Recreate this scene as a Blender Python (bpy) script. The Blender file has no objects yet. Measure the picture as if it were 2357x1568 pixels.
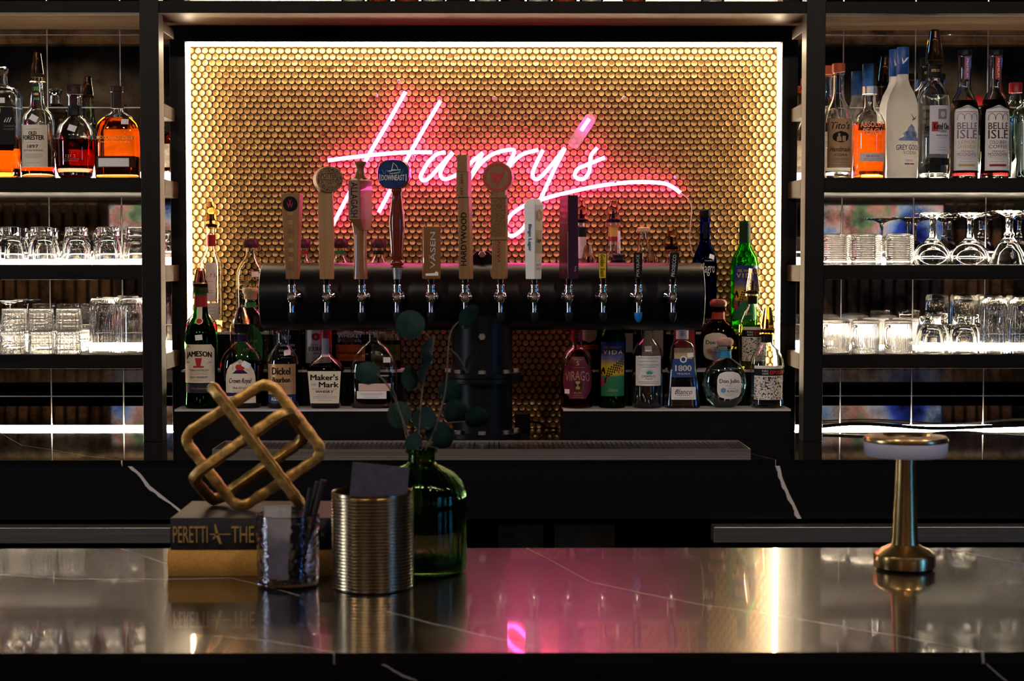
import bpy, bmesh, math, random
from mathutils import Vector, Matrix
random.seed(7)
SC = bpy.context.scene
COL = SC.collection

# ------------------------------------------------------------------ camera, exposure, world
F, IW, IH = 3800.0, 2357, 1568
HZ = 608.0                                   # row of the eye level
YAW, SHIFT = math.radians(.35), 30.3
PITCH = math.atan((IH/2-HZ)/F)
ROT = Matrix.Rotation(-YAW, 3, 'Z') @ Matrix.Rotation(math.pi/2-PITCH, 3, 'X')
CX, CY = IW/2-SHIFT, IH/2
def ray(px, py):
    return ROT @ Vector(((px-CX)/F, -(py-CY)/F, -1.0))
ZC = .95                                     # height of the back counter
YM = 4.0                                     # mirror / tile face
_d = ray(1110, 987)
CAMZ = ZC-_d.z*YM/_d.y
def P(px, py, Y):                            # point of that pixel's ray on the plane y = Y
    d = ray(px, py); t = Y/d.y
    return Vector((d.x*t, Y, CAMZ+d.z*t))
def PZ(px, py, z):                           # ... on the level z
    d = ray(px, py); t = (z-CAMZ)/d.z
    return Vector((d.x*t, d.y*t, z))
def XA(px, Y, z):                            # x of a pixel column at depth Y and height z
    return P(px, HZ+(CAMZ-z)*F/Y, Y).x
ZB = CAMZ-.405                               # height of the front bar

cam = bpy.data.cameras.new('camera'); camo = bpy.data.objects.new('camera', cam); COL.objects.link(camo)
camo.location = (0, 0, CAMZ)
camo.rotation_euler = (math.pi/2-PITCH, 0, -YAW)
cam.sensor_fit = 'HORIZONTAL'; cam.sensor_width = 36; cam.lens = F*36/IW
cam.shift_x = SHIFT/IW
cam.clip_start = .05; cam.clip_end = 60
cam.dof.use_dof = True; cam.dof.focus_distance = 3.72; cam.dof.aperture_fstop = 11.0
SC.camera = camo
vs = SC.view_settings
SC.display_settings.display_device = 'sRGB'
vs.view_transform = 'Standard'; vs.look = 'None'; vs.gamma = 1; vs.use_curve_mapping = False
vs.exposure = 0.0
cy = SC.cycles
cy.max_bounces = 20; cy.transmission_bounces = 18; cy.glossy_bounces = 8; cy.diffuse_bounces = 3
cy.transparent_max_bounces = 16; cy.sample_clamp_indirect = 30.0; cy.use_denoising = True
wd = bpy.data.worlds.new('room_dark'); SC.world = wd; wd.use_nodes = True
wd.node_tree.nodes['Background'].inputs[0].default_value = (.5, .55, .7, 1)
wd.node_tree.nodes['Background'].inputs[1].default_value = .002
SPOT_W = 74.0
LED_PANEL, LED_SHELF, NEON = 62.0, 96.0, 32.0

# ------------------------------------------------------------------ materials
MATS = {}
def srgb(r, g, b):
    f = lambda c: (c/255/12.92) if c/255 <= .04045 else ((c/255+.055)/1.055)**2.4
    return (f(r), f(g), f(b))
def mat(name, col=(.5, .5, .5), rough=.5, metal=0, trans=0, ior=1.45, emit=None, es=0, spec=None, coat=0):
    if name in MATS: return MATS[name]
    m = bpy.data.materials.new(name); m.use_nodes = True; MATS[name] = m
    b = m.node_tree.nodes['Principled BSDF']; i = b.inputs
    if spec is None: spec = .12 if (max(col) < .1 and rough > .25 and not metal) else .4
    i['Base Color'].default_value = (*col, 1); i['Roughness'].default_value = rough
    i['Metallic'].default_value = metal; i['Transmission Weight'].default_value = trans; i['IOR'].default_value = ior
    i['Specular IOR Level'].default_value = spec; i['Coat Weight'].default_value = coat
    if emit: i['Emission Color'].default_value = (*emit, 1); i['Emission Strength'].default_value = es
    return m
def nodes(m):
    nt = m.node_tree
    return nt, nt.nodes['Principled BSDF'], nt.nodes.new, nt.links.new
def ramp(nt, stops):
    r = nt.nodes.new('ShaderNodeValToRGB'); e = r.color_ramp.elements
    while len(e) > 1: e.remove(e[-1])
    e[0].position = stops[0][0]; e[0].color = (*stops[0][1], 1)
    for p, c in stops[1:]:
        x = e.new(p); x.color = (*c, 1)
    return r
def noisy(name, c1, c2, scale=(8, 8, 8), rough=.5, metal=0, bump=0, coord='Object', detail=6, lo=.35, hi=.65, rr=None, spec=None, dist=0, coat=0):
    if name in MATS: return MATS[name]
    m = mat(name, c1, rough, metal, spec=spec, coat=coat); nt, b, N, L = nodes(m)
    if coord == 'World':
        g = N('ShaderNodeNewGeometry'); src = g.outputs['Position']
    else:
        g = N('ShaderNodeTexCoord'); src = g.outputs[coord]
    mp = N('ShaderNodeMapping'); mp.inputs['Scale'].default_value = scale; L(src, mp.inputs[0])
    n = N('ShaderNodeTexNoise'); n.inputs['Scale'].default_value = 1; n.inputs['Detail'].default_value = detail
    n.inputs['Distortion'].default_value = dist
    L(mp.outputs[0], n.inputs['Vector'])
    r = ramp(nt, [(lo, c1), (hi, c2)]); L(n.outputs[0], r.inputs[0]); L(r.outputs[0], b.inputs['Base Color'])
    if rr:
        q = N('ShaderNodeMapRange'); q.inputs['To Min'].default_value = rr[0]; q.inputs['To Max'].default_value = rr[1]
        L(n.outputs[0], q.inputs[0]); L(q.outputs[0], b.inputs['Roughness'])
    if bump:
        k = N('ShaderNodeBump'); k.inputs['Strength'].default_value = bump; k.inputs['Distance'].default_value = .002
        L(n.outputs[0], k.inputs['Height']); L(k.outputs[0], b.inputs['Normal'])
    return m
def emis(name, col, strength):
    if name in MATS: return MATS[name]
    m = bpy.data.materials.new(name); m.use_nodes = True; MATS[name] = m
    nt = m.node_tree; nt.nodes.clear()
    e = nt.nodes.new('ShaderNodeEmission'); o = nt.nodes.new('ShaderNodeOutputMaterial')
    e.inputs[0].default_value = (*col, 1); e.inputs[1].default_value = strength
    nt.links.new(e.outputs[0], o.inputs[0]); return m
def glass(name, col=(1, 1, 1), rough=0.0, ior=1.5):
    if name in MATS: return MATS[name]
    m = bpy.data.materials.new(name); m.use_nodes = True; MATS[name] = m
    nt = m.node_tree; nt.nodes.clear()
    e = nt.nodes.new('ShaderNodeBsdfGlass'); o = nt.nodes.new('ShaderNodeOutputMaterial')
    e.inputs['Color'].default_value = (*col, 1); e.inputs['Roughness'].default_value = rough; e.inputs['IOR'].default_value = ior
    nt.links.new(e.outputs[0], o.inputs[0]); return m
def milky(name, col, rough, ior, f):
    m = glass(name, col, rough, ior); nt = m.node_tree; N, L = nt.nodes.new, nt.links.new
    g = [n for n in nt.nodes if n.type == 'BSDF_GLASS'][0]; o = [n for n in nt.nodes if n.type == 'OUTPUT_MATERIAL'][0]
    t, x = N('ShaderNodeBsdfTranslucent'), N('ShaderNodeMixShader'); t.inputs[0].default_value = (*col, 1); x.inputs[0].default_value = f
    L(g.outputs[0], x.inputs[1]); L(t.outputs[0], x.inputs[2]); L(x.outputs[0], o.inputs[0]); return m
def glow_paper(name, col):
    # paper added behind the liquid to catch shelf light and make it glow
    if name in MATS: return MATS[name]
    m = bpy.data.materials.new(name); m.use_nodes = True; MATS[name] = m
    nt = m.node_tree; nt.nodes.clear(); N, L = nt.nodes.new, nt.links.new
    a, t, x, o = N('ShaderNodeBsdfDiffuse'), N('ShaderNodeBsdfTranslucent'), N('ShaderNodeMixShader'), N('ShaderNodeOutputMaterial')
    tc = N('ShaderNodeTexCoord'); mp = N('ShaderNodeMapping'); mp.inputs['Scale'].default_value = (25, 1, 60); n = N('ShaderNodeTexNoise'); n.inputs['Scale'].default_value = 1
    L(tc.outputs['Object'], mp.inputs[0]); L(mp.outputs[0], n.inputs['Vector']); r = ramp(nt, [(.35, tuple(c*.62 for c in col)), (.62, col)]); L(n.outputs[0], r.inputs[0])
    L(r.outputs[0], a.inputs[0]); L(r.outputs[0], t.inputs[0]); x.inputs[0].default_value = .5
    L(a.outputs[0], x.inputs[1]); L(t.outputs[0], x.inputs[2]); L(x.outputs[0], o.inputs[0]); return m
def veined(name, base, rough, veins, cloud=.0, spec=.5, coat=0):
    # black stone; each vein is a line v = g(u) in object space, drawn with its own width
    m = mat(name, base, rough, spec=spec, coat=coat); nt, b, N, L = nodes(m)
    b.inputs['Coat Roughness'].default_value = .035
    tc = N('ShaderNodeTexCoord'); nz = N('ShaderNodeTexNoise'); nz.inputs['Scale'].default_value = 30; nz.inputs['Detail'].default_value = 4
    L(tc.outputs['Object'], nz.inputs['Vector'])
    sx = N('ShaderNodeSeparateXYZ'); L(tc.outputs['Object'], sx.inputs[0])
    def M(op, a, c=None):
        q = N('ShaderNodeMath'); q.operation = op
        for k, v in ((0, a), (1, c)):
            if v is None: continue
            if isinstance(v, (int, float)): q.inputs[k].default_value = v
            else: L(v, q.inputs[k])
        return q.outputs[0]
    wob = M('MULTIPLY', M('SUBTRACT', nz.outputs[0], .5), .012)
    tot = None
    for au, av, pts, wid in veins:
        pts = sorted(pts)
        us = [p[0] for p in pts]; vv = [p[1] for p in pts]
        u0, u1, v0, v1 = us[0], us[-1], min(vv), max(vv); dv = max(v1-v0, 1e-4)
        t = N('ShaderNodeMapRange'); t.clamp = False
        t.inputs['From Min'].default_value = u0; t.inputs['From Max'].default_value = u1
        L(sx.outputs['XYZ'.index(au)], t.inputs[0])
        fc = N('ShaderNodeFloatCurve'); cu = fc.mapping.curves[0]
        for k, (u, v) in enumerate(pts):
            q = ((u-u0)/(u1-u0), (v-v0)/dv)
            if k == 0: cu.points[0].location = q
            elif k == len(pts)-1: cu.points[len(cu.points)-1].location = q
            else: cu.points.new(*q)
        for q in cu.points: q.handle_type = 'VECTOR'
        fc.mapping.update(); L(t.outputs[0], fc.inputs['Value'])
        g = M('ADD', M('MULTIPLY', fc.outputs[0], dv), v0)
        d = M('ABSOLUTE', M('ADD', M('SUBTRACT', sx.outputs['XYZ'.index(av)], g), wob))
        w = M('MULTIPLY', M('ADD', M('MULTIPLY', nz.outputs[0], 1.6), -.1), wid)
        k = N('ShaderNodeMapRange'); k.interpolation_type = 'SMOOTHSTEP'
        L(M('DIVIDE', d, w), k.inputs[0])
        k.inputs['From Min'].default_value = .55; k.inputs['From Max'].default_value = 1.1
        k.inputs['To Min'].default_value = 1; k.inputs['To Max'].default_value = 0
        inr = M('MULTIPLY', M('GREATER_THAN', t.outputs[0], 0.0), M('LESS_THAN', t.outputs[0], 1.0))
        o = M('MULTIPLY', k.outputs[0], inr)
        tot = o if tot is None else M('MAXIMUM', tot, o)
    n2 = N('ShaderNodeTexNoise'); n2.inputs['Scale'].default_value = 5; n2.inputs['Detail'].default_value = 7
    L(tc.outputs['Object'], n2.inputs['Vector'])
    r = ramp(nt, [(.4, base), (.75, tuple(c+cloud for c in base))]); L(n2.outputs[0], r.inputs[0])
    mx = N('ShaderNodeMix'); mx.data_type = 'RGBA'
    L(tot, mx.inputs[0]); L(r.outputs[0], mx.inputs[6]); mx.inputs[7].default_value = (.58, .53, .51, 1)
    L(mx.outputs[2], b.inputs['Base Color'])
    return m

# ------------------------------------------------------------------ mesh helpers
def se(a, e):                                # superellipse helper
    return math.copysign(abs(a)**(2/e), a)
class MB:
    def __init__(s): s.v = []; s.f = []
    def add(s, vs, fs):
        o = len(s.v); s.v += [tuple(v) for v in vs]; s.f += [tuple(i+o for i in f) for f in fs]; return s
    def box(s, x0, x1, y0, y1, z0, z1):
        return s.add([(x, y, z) for z in (z0, z1) for y in (y0, y1) for x in (x0, x1)],
            [(0, 2, 3, 1), (4, 5, 7, 6), (0, 1, 5, 4), (2, 6, 7, 3), (0, 4, 6, 2), (1, 3, 7, 5)])
    def rings(s, R, c0=True, c1=True, loop=False):
        n = len(R[0]); o = len(s.v)
        for r in R: s.v += [tuple(p) for p in r]
        m = len(R)
        for i in range(m if loop else m-1):
            a, b = o+i*n, o+((i+1) % m)*n
            for j in range(n):
                k = (j+1) % n; s.f.append((a+j, a+k, b+k, b+j))
        if not loop:
            if c0: s.f.append(tuple(o+j for j in reversed(range(n))))
            if c1: s.f.append(tuple(o+(m-1)*n+j for j in range(n)))
        return s
    def lathe(s, prof, n=32, mod=None, c=(0, 0, 0), c0=True, c1=True, ax='Z'):
        R = []
        for q in prof:
            r, z = q[0], q[1]; e = q[2] if len(q) > 2 else 2; k = q[3] if len(q) > 3 else 1
            ring = []
            for j in range(n):
                t = 2*math.pi*j/n; g = mod(t, z) if mod else 1
                x, y = r*g*se(math.cos(t), e), r*k*g*se(math.sin(t), e)
                p = (x, y, z) if ax == 'Z' else ((x, z, y) if ax == 'Y' else (z, x, y))
                ring.append((p[0]+c[0], p[1]+c[1], p[2]+c[2]))
            R.append(ring)
        return s.rings(R, c0, c1)
    def tube(s, pts, r, n=8, closed=False, sq=0):
        pts = [Vector(p) for p in pts]; m = len(pts); R = []; up = None
        for i, p in enumerate(pts):
            if closed: t = pts[(i+1) % m]-pts[i-1]
            else: t = pts[min(i+1, m-1)]-pts[max(i-1, 0)]
            t.normalize()
            if up is None:
                up = Vector((0, 1, 0)) if abs(t.y) < .9 else Vector((1, 0, 0))
            a = up-t*up.dot(t); a.normalize(); b = t.cross(a); up = a
            rr = r[i] if isinstance(r, (list, tuple)) else r
            ring = []
            for j in range(n):
                th = 2*math.pi*(j+.5)/n
                ca, sa = (se(math.cos(th), sq), se(math.sin(th), sq)) if sq else (math.cos(th), math.sin(th))
                ring.append(p+a*(rr*ca)+b*(rr*sa))
            R.append(ring)
        return s.rings(R, loop=closed)
    def prism(s, outl, y0, y1):               # outline in x,z extruded along y
        n = len(outl); o = len(s.v)
        s.v += [(x, y0, z) for x, z in outl]+[(x, y1, z) for x, z in outl]
        s.f += [tuple(o+i for i in range(n)), tuple(o+n+i for i in reversed(range(n)))]
        s.f += [(o+i, o+n+i, o+n+(i+1) % n, o+(i+1) % n) for i in range(n)]
        return s
    def frust(s, x0, x1, z0, z1, yf, yb, ch):  # a tile facing -y with a bevelled edge
        ym = yf+ch*.6
        L = [[(x0+ch, yf, z0+ch), (x1-ch, yf, z0+ch), (x1-ch, yf, z1-ch), (x0+ch, yf, z1-ch)],
             [(x0, ym, z0), (x1, ym, z0), (x1, ym, z1), (x0, ym, z1)], [(x0, yb, z0), (x1, yb, z0), (x1, yb, z1), (x0, yb, z1)]]
        return s.rings(L)
    def xf(s, M):
        s.v = [tuple(M @ Vector(v)) for v in s.v]; return s
    def mesh(s, name, m, smooth=35, fix=True):
        me = bpy.data.meshes.new(name); me.from_pydata(s.v, [], s.f)
        if fix:
            bm = bmesh.new(); bm.from_mesh(me); bmesh.ops.recalc_face_normals(bm, faces=bm.faces); bm.to_mesh(me); bm.free()
        if smooth:
            me.shade_smooth(); me.set_sharp_from_angle(angle=math.radians(smooth))
        if m: me.materials.append(m)
        return me
    def build(s, name, m, parent=None, smooth=35, fix=True, loc=None, bevel=0):
        o = bpy.data.objects.new(name, s.mesh(name, m, smooth, fix)); COL.objects.link(o)
        if parent: o.parent = parent
        if loc is not None: o.location = loc
        if bevel:
            b = o.modifiers.new('bevel', 'BEVEL'); b.width = bevel; b.segments = 2; b.limit_method = 'ANGLE'
        return o
def tag(o, label=None, cat=None, group=None, kind=None):
    for k, v in (('label', label), ('category', cat), ('group', group), ('kind', kind)):
        if v: o[k] = v
    return o
def thing(name, label, cat, loc=(0, 0, 0), rz=0, group=None):
    o = bpy.data.objects.new(name, None); COL.objects.link(o); o.empty_display_size = .02
    o.location = loc; o.rotation_euler = (0, 0, rz)
    return tag(o, label, cat, group)
def copy_tree(o, parent=None):
    c = o.copy(); COL.objects.link(c)
    if parent: c.parent = parent
    for ch in list(o.children): copy_tree(ch, c)
    return c
_tx = {}
def glyphs(s, bold=0, shear=0, space=1.0):
    k = (s, bold, shear, space)
    if k not in _tx:
        cu = bpy.data.curves.new('t', 'FONT'); cu.body = s; cu.size = 1; cu.resolution_u = 2
        cu.offset = bold; cu.shear = shear; cu.space_character = space
        ob = bpy.data.objects.new('t', cu); me = bpy.data.meshes.new_from_object(ob)
        V = [(v.co.x, v.co.y) for v in me.vertices]; Fc = [tuple(p.vertices) for p in me.polygons]
        bpy.data.objects.remove(ob); bpy.data.curves.remove(cu); bpy.data.meshes.remove(me)
        _tx[k] = (V, Fc)
    return _tx[k]
def put_text(parent, s, fn, w, h, m, name='lettering', arch=0, bold=0, **st):
    V, Fc = glyphs(s, **st)
    x0, x1 = min(v[0] for v in V), max(v[0] for v in V); y0, y1 = min(v[1] for v in V), max(v[1] for v in V)
    mb = MB(); e = bold*1.6*h; w -= 2*e; h -= 2*e*.6
    for dx, dy in (((-e, 0), (e, 0), (0, e*.6), (0, -e*.6)) if bold else ((0, 0),)):
        out = []
        for x, y in V:
            u = ((x-x0)/(x1-x0)-.5); out.append(fn(u*w+dx, ((y-y0)/(y1-y0)-.5)*h-arch*4*u*u+dy))
        mb.add(out, Fc)
    return mb.build(name, m, parent, smooth=0, fix=False)
def plane_fn(o, ux, uz):
    o, ux, uz = Vector(o), Vector(ux), Vector(uz)
    return lambda x, y: o+ux*x+uz*y
def lines_patch(parent, fn, w, rows, m, th, name='fine_print', fill=.9, seed=1):
    # rows: list of (y, relative width); broken dashes stand for print too small to read
    rd = random.Random(seed); b = MB()
    for y, rel in rows:
        x = -w*rel/2; e = w*rel/2
        while x < e-.2*th:
            l = min(rd.uniform(1.0, 4.5)*th, e-x)
            b.add([fn(x, y-th/2), fn(x+l*.5, y-th/2), fn(x+l, y-th/2), fn(x+l, y+th/2), fn(x+l*.5, y+th/2), fn(x, y+th/2)], [(0, 1, 4, 5), (1, 2, 3, 4)])
            x += l+th*.8
    return b.build(name, m, parent, smooth=0, fix=False)

# ------------------------------------------------------------------ common materials
fascia_wood = noisy('black_stained_wood', (.0035, .003, .0028), (.009, .007, .0055), (3, 60, 60), .5, bump=.1, spec=.15)
dark_wood = noisy('dark_stained_wood', (.032, .019, .010), (.075, .046, .025), (3, 60, 60), .42, bump=.15)
end_wood = noisy('brown_stained_wood', (.014, .0075, .0032), (.036, .020, .009), (60, 4, 60), .5, bump=.15)
dark_wood_v = noisy('dark_stained_wood_upright', (.0035, .0032, .0032), (.007, .006, .0058), (60, 60, 3), .45, bump=.1, spec=.25)
black_paint = noisy('black_paint', (.003, .003, .0035), (.006, .0055, .0055), (20, 20, 20), .6, spec=.12)
plaster = noisy('dark_plaster', (.035, .032, .03), (.05, .046, .043), (3, 3, 3), .9)
chrome = noisy('chrome', (.78, .78, .80), (.85, .85, .86), (30, 30, 30), .07, 1)
steel = noisy('brushed_steel', (.55, .52, .50), (.68, .65, .62), (3, 200, 200), .34, 1)
brass = noisy('brushed_brass', (.44, .33, .19), (.54, .42, .26), (200, 200, 8), .24, 1)
led_warm = emis('led_warm', (1, .77, .50), LED_PANEL)
led_white = emis('led_white', (1, .82, .60), LED_SHELF)
paper = noisy('label_cream', (.72, .62, .47), (.80, .70, .55), (300, 300, 300), .6)
paper_w = noisy('label_white', (.74, .71, .68), (.82, .79, .76), (300, 300, 300), .6)
ink = mat('ink_black', (.015, .013, .012), .6)
ink_soft = mat('ink_soft', (.16, .13, .11), .6)
ink_red = mat('ink_red', (.45, .02, .03), .5)
ink_gold = mat('ink_gold', (.75, .50, .18), .35, .7)
ink_white = mat('ink_white', (.85, .83, .80), .5)
ink_blue = mat('ink_blue', (.02, .06, .35), .5)
stick = mat('price_sticker', (.85, .83, .84), .6)

# ------------------------------------------------------------------ the room
XR = 4.6
def struct(name, b, m, **k):
    o = b.build(name, m, smooth=0, **k); o['kind'] = 'structure'; return o
floor = struct('floor', MB().box(-XR, XR, -3.1, 4.3, -.1, 0), noisy('floor_dark', (.02, .018, .016), (.05, .045, .04), (2, 2, 2), .5))
struct('ceiling', MB().box(-XR, XR, -3.1, 4.3, 3.0, 3.1), plaster)
wall_back = struct('wall_back', MB().box(-XR, XR, 4.006, 4.2, 0, 3.0), noisy('grout_pale', (.26, .23, .20), (.36, .33, .29), (40, 40, 40), .8))
wall_front = struct('wall_front', MB().box(-XR, XR, -3.1, -3.0, 0, 3.0), plaster)
wall_left = struct('wall_left', MB().box(-XR-.1, -XR, -3.1, 4.2, 0, 3.0), plaster)
wall_right = struct('wall_right', MB().box(XR, XR+.1, -3.1, 4.2, 0, 3.0), plaster)
# far wall behind the camera (seen in the mirrors): vertical slats under a pipe
slat_m = noisy('slat_wood', (.16, .085, .035), (.30, .17, .08), (20, 20, 2), .6)
slat = MB().box(-.027, .027, -.03, 0, .25, CAMZ+.40).mesh('slat', slat_m, 0)
for k in range(88):
    o = bpy.data.objects.new('slat', slat); COL.objects.link(o); o.parent = wall_front; o.location = (-3.5+k*.08, -2.97, 0)
MB().tube([(-4.4, -2.9, CAMZ+.45), (4.4, -2.9, CAMZ+.45)], .035, 12).build('wall_pipe', noisy('pipe_metal', (.30, .24, .17), (.5, .42, .32), (9, 9, 9), .5, .4), wall_front)
# daylight windows of the room, behind and beside the camera
def window(n, cx_, cy_, z0, z1, half, axis, col, st):
    w = MB()
    if axis == 'x':
        s = 1 if cx_ > 0 else -1; a, b_ = sorted((cx_, cx_-s*.03))
        bars = [(cy_-half, cy_-half+.05), (cy_+half-.05, cy_+half), (cy_-.025, cy_+.025)]
        for p, q in bars: w.box(a, b_, p, q, z0, z1)
        w.box(a, b_, cy_-half, cy_+half, z0, z0+.05); w.box(a, b_, cy_-half, cy_+half, z1-.05, z1)
        pane = MB().box(*sorted((cx_-s*.004, cx_-s*.010)), cy_-half+.05, cy_+half-.05, z0+.05, z1-.05)
    o = struct('window_%d' % n, w, black_paint)
    pane.build('pane', emis('daylight_%d' % n, col, st), o, smooth=0)
window(1, -XR, 1.75, 1.0, 2.3, .28, 'x', (.72, .82, 1.0), 27.0)
window(2, XR, -.35, .9, 2.2, .22, 'x', (.07, .34, 1.0), 24.0)
# added ceiling downlights, out of view, to brighten the slatted wall
for k, x in enumerate((-2.7, -.6, 1.2, 2.9)):
    t = thing('added_ceiling_light', 'added small round black ceiling downlight, out of view, above the slatted wall', 'light', (x, -2.35, 2.9), group='added downlights above the slatted wall')
    MB().lathe([(.06, 0), (.07, .01), (.07, .1)], 20).build('housing', black_paint, t)
    MB().lathe([(.05, -.003), (.05, .001)], 20).build('lamp', emis('downlight', (1, .72, .42), 6), t)
    l = bpy.data.lights.new('downlight', 'SPOT'); l.energy = 110; l.color = (1, .70, .42); l.spot_size = 2.0; l.spot_blend = .6; l.shadow_soft_size = .05
    lo = bpy.data.objects.new('downlight', l); COL.objects.link(lo); lo.parent = t; lo.location = (0, 0, -.01); lo.rotation_euler = (-.35, 0, 0)
# added ceiling spots, out of view, to brighten the fronts on the back bar
for k, (x, tx_) in enumerate(((-2.2, -1.2), (-.75, -.5), (.75, .5), (2.2, 1.2))):
    t = thing('added_ceiling_spot', 'added black ceiling spotlight, out of view, above the front bar turned to the back bar', 'light', (x, .75, 2.92), group='added spotlights above the front bar')
    MB().lathe([(.05, 0), (.06, .01), (.06, .08)], 20).build('housing', black_paint, t)
    MB().lathe([(.045, -.003), (.045, .001)], 20).build('lamp', emis('fill_spot_lamp', (1, .80, .60), 12), t)
    l = bpy.data.lights.new('fill_spot', 'SPOT'); l.energy = SPOT_W; l.color = (1, .80, .62); l.spot_size = 1.5; l.spot_blend = .7; l.shadow_soft_size = .09
    lo = bpy.data.objects.new('fill_spot', l); COL.objects.link(lo); lo.parent = t; lo.location = (0, 0, -.012)
    dv = Vector((tx_-x, 3.6-.75, 1.25-2.92)); lo.rotation_euler = dv.to_track_quat('-Z', 'Y').to_euler()
def screen_mat(name, seed):
    m = bpy.data.materials.new(name); m.use_nodes = True; nt = m.node_tree; nt.nodes.clear(); N, L = nt.nodes.new, nt.links.new
    tc = N('ShaderNodeTexCoord'); mp = N('ShaderNodeMapping'); mp.inputs['Location'].default_value = (seed, seed*2, 0); mp.inputs['Scale'].default_value = (3, 3, 3)
    L(tc.outputs['Object'], mp.inputs[0]); n = N('ShaderNodeTexNoise'); n.inputs['Scale'].default_value = 1; n.inputs['Detail'].default_value = 5; L(mp.outputs[0], n.inputs['Vector'])
    r = ramp(nt, [(.30, (.01, .01, .02)), (.38, (.05, .10, .75)), (.46, (.35, .55, .9)), (.52, (.85, .65, .6)), (.58, (.85, .35, .30)), (.64, (.25, .4, .2)), (.72, (.05, .03, .05))])
    L(n.outputs[0], r.inputs[0]); e = N('ShaderNodeEmission'); e.inputs[1].default_value = 1.0; L(r.outputs[0], e.inputs[0])
    o = N('ShaderNodeOutputMaterial'); L(e.outputs[0], o.inputs[0]); return m
for k, (x0, x1, lb) in enumerate(((2.1, 3.0, 'wide television showing a blue and red picture, right of the slats'), (-2.5, -1.6, 'wide television showing a dark red and blue picture by the slats'))):
    t = thing('television', lb, 'television', ((x0+x1)/2, -2.86, CAMZ+.20)); h = (x1-x0)/2
    MB().box(-h, h, -.1, 0, -.20, .20).build('casing', black_paint, t, smooth=0)
    MB().box(-h+.015, h-.015, .001, .003, -.185, .185).build('screen', screen_mat('screen_%d' % k, 1.7+k*2.2), t, smooth=0)

# ------------------------------------------------------------------ gold penny tiles
gold = noisy('gold_tile', (.35, .196, .068), (.51, .306, .118), (75, 75, 75), .38, .75, coord='World', detail=2, rr=(.28, .5))
PXL, PXR = P(428, 500, YM).x, P(1799, 500, YM).x
PZT, PZB = P(1110, 88, YM).z, ZC
MB().box(PXL-.02, PXR+.02, 4.0035, 4.0065, PZB, PZT).build('grout_panel', noisy('grout_dark', (.03, .018, .01), (.06, .038, .02), (60, 60, 60), .8), wall_back, smooth=0)
PITCH_T = 15.75*YM/F; TR = PITCH_T*.463
def tile_rings(c, rx, rz):
    R = []
    for r, d in ((.80, .0022), (.93, .0028), (1.0, .0004)):
        R.append([(c[0]+TR*r*math.cos(a), c[1]-d+rx*TR*r*math.cos(a)+rz*TR*r*math.sin(a), c[2]+TR*r*math.sin(a)) for a in [2*math.pi*j/12 for j in range(12)]])
    return list(reversed(R))
tcs = []
nrow = int((PZT-PZB)/(PITCH_T*.866))
for i in range(nrow+1):
    z = PZB+TR+i*PITCH_T*.866; x = PXL+TR+(PITCH_T/2 if i % 2 else 0)
    while x < PXR-TR*.5:
        tcs.append((x, z)); x += PITCH_T
ctr = P(1110, 240, YM)
tcs.sort(key=lambda c: ((c[0]-ctr.x)/1.9)**2+(c[1]-ctr.z)**2)
tile = MB().rings(tile_rings((0, 0, 0), 0, 0), c0=False).mesh('tile', gold, 40, fix=False)
for x, z in tcs[:300]:
    o = bpy.data.objects.new('tile', tile); COL.objects.link(o); o.parent = wall_back
    o.location = (x, 4.0035, z); o.rotation_euler = (random.gauss(0, .05), 0, random.gauss(0, .05))
fb = MB()
for x, z in tcs[300:]:
    fb.rings(tile_rings((x, 4.0035, z), random.gauss(0, .05), random.gauss(0, .05)), c0=False)
tag(fb.build('tile_field', gold, wall_back, 40, fix=False), kind='stuff')
# ------------------------------------------------------------------ antique mirror tiles
mirror = mat('antique_mirror', (.60, .56, .52), .03, 1)
nt, b_, N, L = nodes(mirror)
g = N('ShaderNodeNewGeometry'); n1 = N('ShaderNodeTexNoise'); n1.inputs['Scale'].default_value = 9; n1.inputs['Detail'].default_value = 9; n1.inputs['Roughness'].default_value = .7
L(g.outputs['Position'], n1.inputs['Vector'])
r = ramp(nt, [(.38, (.10, .085, .07)), (.50, (.40, .37, .33)), (.62, (.62, .58, .54))]); L(n1.outputs[0], r.inputs[0]); L(r.outputs[0], b_.inputs['Base Color'])
q = N('ShaderNodeMapRange'); q.inputs['From Min'].default_value = .35; q.inputs['From Max'].default_value = .7; q.inputs['To Min'].default_value = .03; q.inputs['To Max'].default_value = .003
L(n1.outputs[0], q.inputs[0]); L(q.outputs[0], b_.inputs['Roughness'])
zr = [P(1110, y, YM).z for y in (-252, -86, 81, 248, 414, 581, 748, 912)]+[ZC]
for ga, gb_ in ((-386, 420), (1806, 2766)):
    MB().box(P(ga, 500, YM).x, P(gb_, 500, YM).x, 4.0009, 4.0065, ZC, zr[0]).build('grout_field', noisy('grout_white', (.55, .52, .48), (.68, .65, .6), (60, 60, 60), .8), wall_back, smooth=0)
for cols in ((-386, -220, -53, 113, 280, 420), (1806, 1938, 2103, 2269, 2435, 2600, 2766)):
    xs = [P(c, 500, YM).x for c in cols]
    for i in range(len(xs)-1):
        for j in range(len(zr)-1):
            if zr[j]-zr[j+1] < .03: continue
            e = .0014
            MB().frust(xs[i]+e, xs[i+1]-e, zr[j+1]+e, zr[j]-e, YM, 4.006, .0009).build('mirror_tile', mirror, wall_back, smooth=0)

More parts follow.
